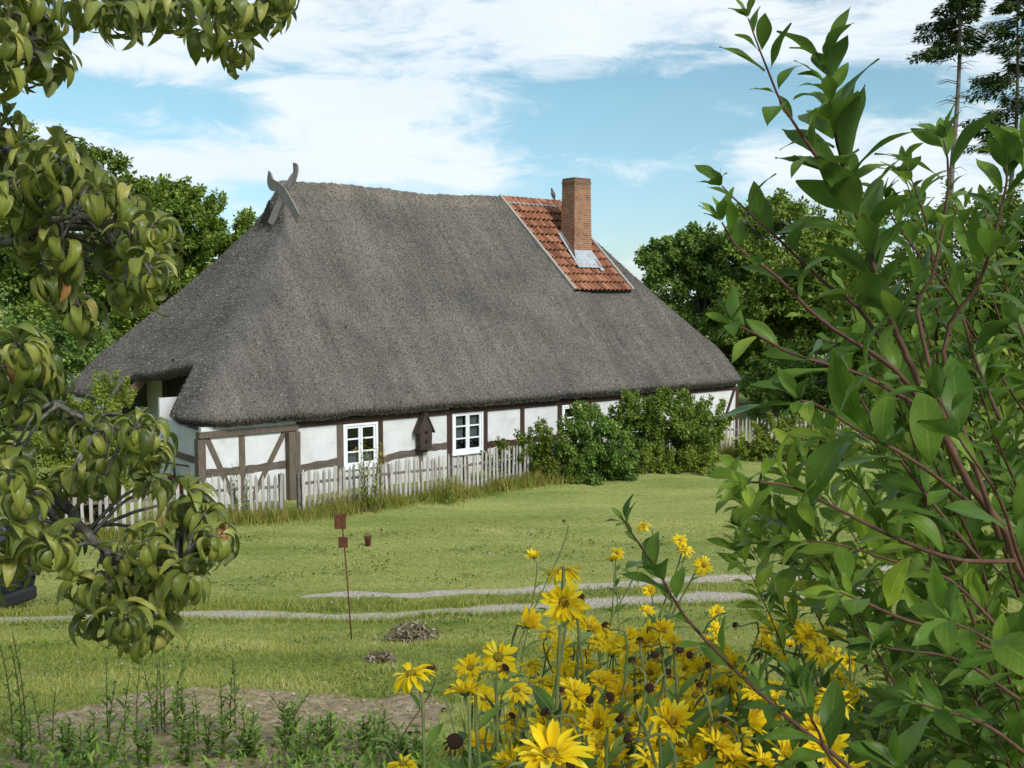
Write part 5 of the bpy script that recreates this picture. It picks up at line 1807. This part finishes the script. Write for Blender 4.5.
def flowers():
    pm = petal_mat()
    disc_m = surf('flower_disc', [(.3, (.12, .075, .010)), (.45, (.28, .18, .018)), (.62, (.5, .34, .03))], 260, .9, .8, bscale=300, bdist=.003)
    brown = surf('seed_head', [(.3, (.03, .014, .008)), (.6, (.075, .035, .018)), (.8, (.14, .075, .035))], 200, .95, .9, bscale=250, bdist=.004)
    sep = leaf_mat('sepal', [(0, (.05, .09, .02)), (1, (.10, .15, .04))], .2, .3)
    dry = leaf_mat('dry_petal', [(0, (.07, .03, .012)), (.6, (.16, .075, .025)), (1, (.32, .16, .03))], .2, .1)
    stem_m = surf('flower_stem', [(.3, (.09, .12, .035)), (.7, (.20, .23, .09))], 20, .7, 0)
    lf_m = leaf_mat('flower_leaf', [(0, (.035, .075, .016)), (.5, (.08, .145, .032)), (1, (.15, .22, .055))], .35, .45, veins=.4, roughs=.45)
    def head_variant(seed, droop, full, curl):
        """petals of one head of unit diameter facing +z"""
        r = random.Random(seed)
        parts = []
        for ring, (np_, z, el) in enumerate(((full + 5, 0, .1), (full, .015, .45))):
            P, D, N, S, T = [], [], [], [], []
            for i in range(np_):
                a = i / np_ * 2 * PI + r.uniform(-.13, .13) + ring * .2
                e = el + r.gauss(0, .27) + droop
                d = Vector((math.cos(a) * math.cos(e), math.sin(a) * math.cos(e), math.sin(e)))
                n = Vector((-math.cos(a) * math.sin(e), -math.sin(a) * math.sin(e), math.cos(e))) + Vector((r.gauss(0, .18), r.gauss(0, .18), 0))
                P.append((math.cos(a) * .09, math.sin(a) * .09, z)); D.append(d[:]); N.append(n[:]); S.append(r.uniform(.3, .45) * (1 if ring == 0 else .8)); T.append(min(1, max(0, r.gauss(.62, .2))))
            parts.append(place(leaf_template(curl, .3, .31, 6, .72, .016, 0, 5, .55), *map(np.array, (P, D, N, S, T))))
        V, F, T, U = join(parts)
        me = np_mesh('petals', V, F, T, U)
        me.materials.append(pm)
        return me
    HV_ = [head_variant(1, .05, 15, .35), head_variant(2, .35, 14, .2), head_variant(3, -.25, 16, .55), head_variant(4, .2, 18, .45), head_variant(5, .6, 12, .1), head_variant(6, -.5, 13, .7)]
    def shared(mk):
        o = mk
        me = o.data
        bpy.data.objects.remove(o)
        return me
    k = MB(); k.lathe([(0, .05), (.04, .052), (.075, .035), (.09, .005), (.08, -.02)][::-1], (0, 0, .02), 14); disc = shared(k.build('disc', disc_m))
    k = MB(); k.lathe([(.02, -.09), (.07, -.06), (.115, -.02), (.10, .01)], (0, 0, 0), 10)
    calyx = shared(k.build('calyx', sep))
    k = MB(); k.lathe([(.02, -.12), (.11, -.1), (.2, -.02), (.22, .06), (.16, .14), (.05, .17), (0, .17)], (0, 0, 0), 12); seedm = shared(k.build('seed_head', brown))
    k = MB(); k.lathe([(.02, -.12), (.13, -.1), (.22, 0), (.2, .1), (.1, .17), (0, .18)], (0, 0, 0), 12); budm = shared(k.build('bud', sep))
    n = 12
    a = np.arange(n) / n * 2 * PI
    dp = place(leaf_template(1.2, .5, .3, 4), np.stack([np.cos(a) * .14, np.sin(a) * .14, a * 0], 1), np.stack([np.cos(a), np.sin(a), a * 0 - .5], 1), np.tile([0, 0, 1.], (n, 1)), np.full(n, .3), RNG.random(n))
    dryp = np_mesh('dry_petals', *dp); dryp.materials.append(dry)
    ltp = leaf_template(.6, .3, .3, 7, 1.0, .01, .05, 5, .4)
    rnd = random.Random(9)

    def flower(px, py, d_px, kind, label, face=None, group='yellow flowers in the bed', real=.07):
        Y = real * 1000 / d_px
        Y = min(3.6, max(.82, Y))
        h = at(px, py, Y)
        dia = d_px / 1000 * Y
        lean = Vector((rnd.gauss(0, .09), rnd.gauss(0, .09), 0))
        gx, gy = h.x + lean.x * 1.2, h.y + abs(lean.y) + .05
        gr = Vector((gx, gy, gzf(gx, gy)))
        root = empty({'f': 'yellow_flower', 's': 'withered_flower', 'b': 'flower_bud'}[kind], gr, label, 'flower', group)
        if face is None:
            face = Vector((rnd.gauss(-.1, .5), rnd.choice((rnd.uniform(-.9, -.3), rnd.uniform(-.35, .35))), rnd.uniform(.35, 1.0)))
        face = Vector(face).normalized()
        top = h - gr - face * dia * .09
        k = MB()
        q = spline([(0, 0, -.05), Vector(top) * .5 + Vector((lean.x, lean.y * .5, 0)) * .5, Vector(top) - face * .10 * .6 + Vector((0, 0, -.02)), Vector(top)], 14)
        k.tube(q, [.0034 - .00011 * i for i in range(15)], 6)
        st = k.build('stem', stem_m, root)
        rot = face.to_track_quat('Z', 'Y') @ Matrix.Rotation(rnd.uniform(0, 6), 4, 'Z').to_quaternion()
        def part(name, me):
            o = bpy.data.objects.new(name, me)
            COL.objects.link(o)
            o.parent = root
            o.location = h - gr
            o.rotation_mode = 'QUATERNION'
            o.rotation_quaternion = rot
            o.scale = (dia,) * 3
            return o
        if kind == 'f':
            part('petals', rnd.choice(HV_)); part('disc', disc); part('calyx', calyx)
        elif kind == 's':
            part('seed_head', seedm); part('dry_petals', dryp)
        else:
            part('bud', budm)
        P, D, N, S, T = [], [], [], [], []
        for i in range(9):
            f = .25 + .5 * i / 9
            p = q[int(f * 14)]
            az = i * 2.4 + rnd.uniform(0, 1)
            d = Vector((math.cos(az), math.sin(az), rnd.uniform(.1, .9)))
            P.append(p[:]); D.append(d[:]); N.append((rnd.gauss(0, .2), rnd.gauss(0, .2), 1)); S.append(rnd.uniform(.06, .11) * (1.25 - .75 * i / 11)); T.append(rnd.random())
        foliage('leaves', [place(ltp, *map(np.array, (P, D, N, S, T)))], lf_m, root)

    NAMED = [
        (563, 570, 50, 'f', 'large yellow flower seen from the side, topmost of the pair standing above the bed', (-.05, .15, 1)),
        (564, 602, 57, 'f', 'large open yellow flower facing the viewer, directly beneath the topmost large one', (0, -1, .15)),
        (534, 557, 22, 'f', 'small yellow flower on a thin stem, highest left of the large pair', (-.1, -.2, 1)),
        (564, 521, 10, 'b', 'single round bud on a thin bare stem in front of the lawn', (0, 0, 1)),
        (411, 674, 54, 'f', 'leftmost fully open yellow flower, standing out against the grass', (-.25, -.1, 1)),
        (465, 692, 54, 'f', 'cup-shaped yellow flower seen from below, right of the leftmost one', (-.1, .2, 1)),
        (498, 657, 50, 'f', 'ragged yellow flower with a broad dark brown disc showing', (.05, -.75, .5)),
        (550, 755, 92, 'f', 'biggest yellow flower with pointed petals at the bottom edge', (0, -.15, 1)),
        (672, 722, 60, 'f', 'large open yellow flower right of the biggest one', (.1, -.7, .7)),
        (403, 764, 40, 'f', 'yellow flower cut off by the bottom edge at far left of the bed', (-.2, -.2, 1)),
        (704, 565, 26, 'f', 'yellow flower with orange-brown disc beside the shrub twig above the bed', (.2, -.9, .3)),
        (795, 602, 28, 'f', 'single bright yellow flower among the shrub leaves, topmost there', (0, -.3, 1)),
        (455, 742, 40, 's', 'large withered brown flower head at the bottom left of the bed', (.1, -.5, .6)),
        (431, 668, 22, 's', 'withered brown head just behind the leftmost yellow flower', (0, -.3, 1)),
    ]
    for x in NAMED: flower(*x[:5], face=x[5])
    rest = [(528, 625, 40), (589, 628, 40), (575, 618, 36), (548, 632, 30), (605, 632, 26), (626, 648, 38), (612, 655, 28), (470, 668, 36), (484, 698, 36), (516, 690, 40), (541, 682, 34), (581, 668, 36), (601, 681, 38), (576, 694, 46), (622, 693, 38), (592, 706, 44), (546, 726, 46), (598, 724, 56), (649, 735, 46), (702, 708, 40), (481, 742, 36), (650, 760, 52), (612, 764, 42), (513, 750, 36), (650, 591, 18), (647, 612, 20), (617, 553, 18), (612, 560, 16), (643, 525, 20), (680, 540, 20), (686, 550, 20), (717, 612, 20), (771, 629, 30), (793, 627, 28), (766, 641, 22), (814, 654, 28), (835, 654, 26), (839, 674, 24), (721, 683, 32), (704, 700, 38), (717, 745, 50), (758, 714, 36), (688, 691, 24), (828, 703, 18), (560, 710, 40), (618, 646, 30), (735, 738, 44), (530, 665, 30), (560, 650, 32), (640, 672, 34), (665, 690, 30), (630, 715, 40), (690, 750, 48), (565, 745, 44), (600, 745, 48), (660, 655, 24), (640, 700, 34), (740, 700, 30), (775, 690, 26), (985, 669, 16), (996, 690, 24), (936, 699, 18), (978, 717, 22), (858, 715, 30), (928, 721, 18), (817, 764, 18), (899, 661, 15), (850, 662, 24), (790, 645, 22), (880, 640, 16), (760, 760, 34), (800, 735, 26), (845, 745, 22), (905, 740, 20), (950, 740, 20), (870, 690, 18)]
    for i in range(190):
        px = rnd.choice((rnd.uniform(500, 860), rnd.uniform(560, 740), rnd.uniform(560, 740)))
        py = rnd.uniform(628, 775)
        if px < 545 and py < 690: continue
        rest.append((px, py, (23 + (py - 620) * .15 + rnd.uniform(-4, 6)) * (1.2 if px > 740 else 1)))
    for px, py, d in rest:
        if px < 640:
            lab, gp = 'medium yellow flower crowded in the open left half of the flower bed', 'yellow flowers of the open bed'
        elif px < 760:
            lab, gp = 'yellow flower around the drooping twig in the middle of the bed', 'yellow flowers around the twig'
        else:
            lab, gp = 'small yellow flower half hidden among the shrub leaves at right', 'yellow flowers among the shrub leaves'
        flower(px, py, d, 'f', lab, group=gp)
    heads = [(605, 625, 18), (580, 597, 20), (505, 668, 22), (632, 660, 20), (680, 650, 20), (690, 655, 18), (545, 712, 24), (620, 718, 24), (700, 685, 20), (590, 700, 22), (735, 625, 14), (655, 655, 20), (640, 640, 18), (610, 697, 22), (560, 690, 20), (628, 738, 26), (668, 672, 18), (708, 665, 16), (838, 620, 14), (650, 688, 22), (570, 765, 26), (530, 755, 26), (760, 655, 14), (950, 672, 14), (725, 720, 20), (512, 716, 20)]
    for px, py, d in heads:
        flower(px, py, d, 's', 'small brown seed head standing among the yellow flowers', group='brown seed heads in the bed', real=.03)
    # leafy undergrowth of the bed
    n = 5200
    U = RNG.random(n)
    Y = 1.5 + 2.3 * U
    X = RNG.uniform(-.05, .5, n) * Y
    wn = np.array([mnoise.noise((x * 2.5, y * 2.5, 4)) for x, y in zip(X, Y)])
    hmax = CAM_Z - gz(X, Y) - Y * (.49 - .055 * np.clip((X / Y) / .25, 0, 1.2)) + wn * .08
    Z = gz(X, Y) + hmax * (1 - .55 * RNG.random(n) ** 1.5)
    P = np.stack([X, Y, Z], 1)
    foliage('bed_undergrowth', [place(ltp, P, rand_unit(n) * .8 + np.array([0, 0, .35]), rand_unit(n) * .4 + np.array([0, 0, 1]), RNG.uniform(.05, .10, n), np.clip(RNG.normal(.4, .22, n), 0, 1))], lf_m, None)['kind'] = 'stuff'
    n = 220
    Y = RNG.uniform(1.7, 3.6, n); X = RNG.uniform(-.02, .4, n) * Y
    k = MB()
    for x, y in zip(X, Y):
        g0 = gzf(x, y)
        h = CAM_Z - g0 - y * random.uniform(.36, .47)
        if h > .2: k.tube([(x, y, g0), (x + random.gauss(0, .05), y, g0 + h * .5), (x + random.gauss(0, .12), y + random.gauss(0, .08), g0 + h)], [.0028, .0022, .0008], 4, random.random())
    tag(k.build('bed_stalks', surf('pale_stalk', [(.3, (.12, .13, .05)), (.7, (.26, .25, .12))], 15, .8, 0, tint=.4)), kind='stuff')


flowers()


# ------------------------------------------------------------------ CAR BEHIND THE FRUIT TREE
def car():
    paint = surf('navy_paint', [(.3, (.006, .008, .02)), (.7, (.010, .014, .032))], 2, .25, 0, spec=.6)
    rubber = surf('rubber', [(.3, (.012, .012, .012)), (.7, (.025, .025, .025))], 20, .9, .2)
    steel = surf('wheel_alloy', [(.3, (.25, .25, .26)), (.7, (.38, .38, .4))], 5, .4, 0, metallic=.7)
    glass = surf('dark_glass', [(0, (.01, .014, .02)), (1, (.02, .025, .03))], 3, .05, 0, spec=.7)
    red = surf('tail_red', [(0, (.10, .008, .007)), (1, (.15, .012, .01))], 6, .25, 0)
    trim = surf('grey_trim', [(0, (.015, .015, .017)), (1, (.025, .025, .028))], 6, .6, 0)
    g = on_ground(48, 606)
    ang = R(158)
    c = Vector((g.x, g.y, 0)) + Vector((math.cos(ang), math.sin(ang), 0)) * 2.15 - Vector((-math.sin(ang), math.cos(ang), 0)) * -.8
    root = empty('parked_car', (c.x, c.y, gzf(c.x, c.y) - .02), 'dark blue car parked on the grass at the left edge behind the fruit tree', 'car', rz=ang)
    # side profile: x forward, z up; tail at -2.05
    st = [(-2.05, .42, .62), (-2.0, .30, .92), (-1.7, .24, 1.0), (-1.0, .22, .98), (0, .2, .96), (.8, .22, .95), (1.5, .25, .86), (1.95, .3, .72), (2.08, .42, .58)]
    k = MB()
    vs, fs = [], []
    for x, zb, zt in st:
        hw_ = .84 - .14 * (abs(x) / 2.05) ** 4
        pr = [(-hw_ * .88, zb), (-hw_, zb + .14), (-hw_, (zb + zt) / 2 + .08), (-hw_ * .93, zt - .03), (-hw_ * .7, zt + .01), (0, zt + .03), (hw_ * .7, zt + .01), (hw_ * .93, zt - .03), (hw_, (zb + zt) / 2 + .08), (hw_, zb + .14), (hw_ * .88, zb)]
        vs += [(x, y, z) for y, z in pr]
    m = 11
    for i in range(len(st) - 1):
        for j in range(m):
            j2 = (j + 1) % m
            fs.append((i * m + j, i * m + j2, (i + 1) * m + j2, (i + 1) * m + j))
    fs += [tuple(range(m - 1, -1, -1)), tuple((len(st) - 1) * m + j for j in range(m))]
    k.add(vs, fs, .5, True)
    k.build('body', paint, root)
    def cabin(name, mat, prof, w0, w1):
        k = MB(); vs = []
        for (x, z) in prof:
            w = w0 + (w1 - w0) * (z - .95) / .5
            vs += [(x, -w, z), (x, w, z)]
        fs = [(2 * i, 2 * i + 1, 2 * i + 3, 2 * i + 2) for i in range(len(prof) - 1)] + [(2 * len(prof) - 2, 2 * len(prof) - 1, 1, 0), tuple(range(0, 2 * len(prof), 2)), tuple(range(2 * len(prof) - 1, 0, -2))]
        k.add(vs, fs)
        return k.build(name, mat, root, .03)
    cabin('cabin_glass', glass, [(-1.85, .96), (-1.5, 1.36), (.25, 1.38), (.95, .96)], .76, .6)
    cabin('roof', paint, [(-1.58, 1.355), (-1.4, 1.45), (-.3, 1.5), (.15, 1.44), (.32, 1.355)], .6, .585)
    for x0, x1 in ((-1.9, -1.52), (-.5, -.44), (.3, 1.0)):
        for sy in (-1, 1):
            k = MB(); k.beam((x0 if x0 != .3 else x1, sy * .76, .97), (x1 if x0 != .3 else x0, sy * .612, 1.37), .05, .06); k.build('pillar', paint, root)
    for x in (-1.3, 1.3):
        for sy in (-1, 1):
            k = MB(); M = Matrix.Rotation(PI / 2, 3, 'X')
            k.lathe([(.19, -.1), (.29, -.1), (.31, -.06), (.31, .06), (.29, .1), (.19, .1)], (x, sy * .76, .31), 22, M=M)
            wh = k.build('wheel', rubber, root)
            k = MB(); k.lathe([(0, -.105), (.05, -.105), (.17, -.09), (.19, -.1), (.19, .1), (.17, .09), (.05, .105), (0, .105)], (x, sy * .762, .31), 18, M=M); k.build('rim', steel, wh)
    for sy in (-1, 1):
        k = MB(); k.box((-2.06, sy * .72 - .09, .62), (-1.95, sy * .72 + .09, .88)); k.build('tail_lamp', red, root, .02)
        k = MB(); k.box((1.9, sy * .58 - .16, .56), (2.05, sy * .58 + .16, .7)); k.build('headlight', steel, root, .03)
    k = MB(); k.box((-2.085, -.70, .25), (-1.9, .70, .46)); k.build('bumper', trim, root, .05)


car()


# ------------------------------------------------------------------ SKY AND LIGHT
SUN_EL, SUN_AZ = R(38), R(142)         # azimuth measured from +Y (view direction) towards +X


def world():
    w = bpy.data.worlds.new('World')
    SC.world = w
    w.use_nodes = True
    nt = w.node_tree
    for n in list(nt.nodes): nt.nodes.remove(n)
    out = nt.nodes.new('ShaderNodeOutputWorld')
    bg = nt.nodes.new('ShaderNodeBackground')
    bg.inputs['Strength'].default_value = .1
    sky = nt.nodes.new('ShaderNodeTexSky')
    sky.sky_type = 'NISHITA'
    sky.sun_disc = False
    sky.sun_elevation = SUN_EL
    sky.sun_rotation = SUN_AZ
    sky.air_density = 1.0
    sky.dust_density = .4
    sky.ozone_density = 1.5
    tc = nt.nodes.new('ShaderNodeTexCoord')
    sp = nt.nodes.new('ShaderNodeSeparateXYZ')
    nt.links.new(tc.outputs['Generated'], sp.inputs[0])
    yy = math_node(nt, 'MAXIMUM', math_node(nt, 'ABSOLUTE', sp.outputs[1]), .12)
    U = math_node(nt, 'DIVIDE', sp.outputs[0], yy)
    V = math_node(nt, 'DIVIDE', sp.outputs[2], yy)
    cmb = nt.nodes.new('ShaderNodeCombineXYZ')
    nt.links.new(U, cmb.inputs[0]); nt.links.new(V, cmb.inputs[1])
    def nz(scale, sx, sy, detail, rough, dist=0, off=0):
        mp = nt.nodes.new('ShaderNodeMapping')
        mp.inputs['Scale'].default_value = (sx, sy, 1)
        mp.inputs['Location'].default_value = (off, off * .7, 0)
        nt.links.new(cmb.outputs[0], mp.inputs[0])
        n = nt.nodes.new('ShaderNodeTexNoise')
        n.inputs['Scale'].default_value = scale
        n.inputs['Detail'].default_value = detail
        n.inputs['Roughness'].default_value = rough
        n.inputs['Distortion'].default_value = dist
        nt.links.new(mp.outputs[0], n.inputs['Vector'])
        return n.outputs['Fac']
    big = nz(3.2, 1, 2.6, 8, .58, .35, 2.3)
    wisp = nz(9, 1, 3.2, 8, .62, .5, 7.1)
    dens = math_node(nt, 'MULTIPLY_ADD', math_node(nt, 'SUBTRACT', big, .5), 1.6, .42)
    dens = math_node(nt, 'ADD', dens, math_node(nt, 'MULTIPLY', math_node(nt, 'SUBTRACT', wisp, .5), 2.3))
    lobes = [(480, 22, 330, 30, .55), (180, 55, 190, 24, .5), (300, 112, 120, 30, .38), (260, 168, 290, 24, .6), (60, 160, 90, 30, .4), (770, 166, 150, 24, .45), (910, 135, 120, 45, .4), (880, 28, 130, 40, .45), (430, 92, 60, 22, .25), (950, 200, 150, 40, .4),
             (120, 98, 120, 15, -.62), (585, 140, 130, 42, -.62), (650, 92, 140, 24, -.5), (800, 92, 70, 26, -.45), (385, 52, 70, 10, -.35), (620, 215, 90, 50, -.55), (905, 72, 60, 16, -.4), (10, 108, 50, 14, -.5), (720, 215, 60, 26, -.3)]
    for px, py, sx, sy, a in lobes:
        d = ray(px, py)
        du = math_node(nt, 'MULTIPLY', math_node(nt, 'SUBTRACT', U, d.x / d.y), 1000.0 / sx)
        dv = math_node(nt, 'MULTIPLY', math_node(nt, 'SUBTRACT', V, d.z / d.y), 1000.0 / sy)
        e = math_node(nt, 'EXPONENT', math_node(nt, 'MULTIPLY', math_node(nt, 'ADD', math_node(nt, 'MULTIPLY', du, du), math_node(nt, 'MULTIPLY', dv, dv)), -1.0))
        dens = math_node(nt, 'MULTIPLY_ADD', e, a, dens)
    mr = nt.nodes.new('ShaderNodeMapRange')
    mr.interpolation_type = 'SMOOTHSTEP'
    mr.inputs['From Min'].default_value = .12
    mr.inputs['From Max'].default_value = .86
    nt.links.new(dens, mr.inputs['Value'])
    mask = mr.outputs['Result']
    shade = nz(5, 1, 3.5, 5, .5, .2, 4.4)
    cr = ramp(nt, [(.3, (4.7, 5.25, 5.8)), (.55, (5.1, 5.55, 5.85)), (.75, (5.4, 5.65, 5.8))])
    nt.links.new(shade, cr.inputs['Fac'])
    el = nt.nodes.new('ShaderNodeMapRange')      # colour multiplier dims and tints the low sky
    el.inputs['From Min'].default_value = .02
    el.inputs['From Max'].default_value = .2
    nt.links.new(V, el.inputs['Value'])
    skyc = mixrgb(nt, 1.0, mixrgb(nt, 1.0, sky.outputs['Color'], SKY_GAIN, 'MULTIPLY'), mixrgb(nt, el.outputs['Result'], (.76, .74, .98), (1, 1, 1)), 'MULTIPLY')
    c = mixrgb(nt, math_node(nt, 'MULTIPLY', mask, .94), skyc, cr.outputs['Color'])
    nt.links.new(c, bg.inputs['Color'])
    nt.links.new(bg.outputs[0], out.inputs[0])


SKY_GAIN = (.66, .80, .725)
world()
sd = bpy.data.lights.new('sun', 'SUN')
sd.energy = 2.0
sd.angle = R(16)
sd.color = (1.0, .96, .9)
so = bpy.data.objects.new('sun', sd)
COL.objects.link(so)
sdir = Vector((math.cos(SUN_EL) * math.sin(SUN_AZ), math.cos(SUN_EL) * math.cos(SUN_AZ), math.sin(SUN_EL)))
so.rotation_euler = sdir.to_track_quat('Z', 'Y').to_euler()
so.location = (20, -20, 30)

vs = SC.view_settings
vs.view_transform = 'Standard'
vs.look = 'None'
vs.gamma = 1
vs.exposure = 0.85
vs.use_curve_mapping = False
SC.cycles.max_bounces = 8
SC.cycles.transparent_max_bounces = 8
SC.cycles.use_denoising = True
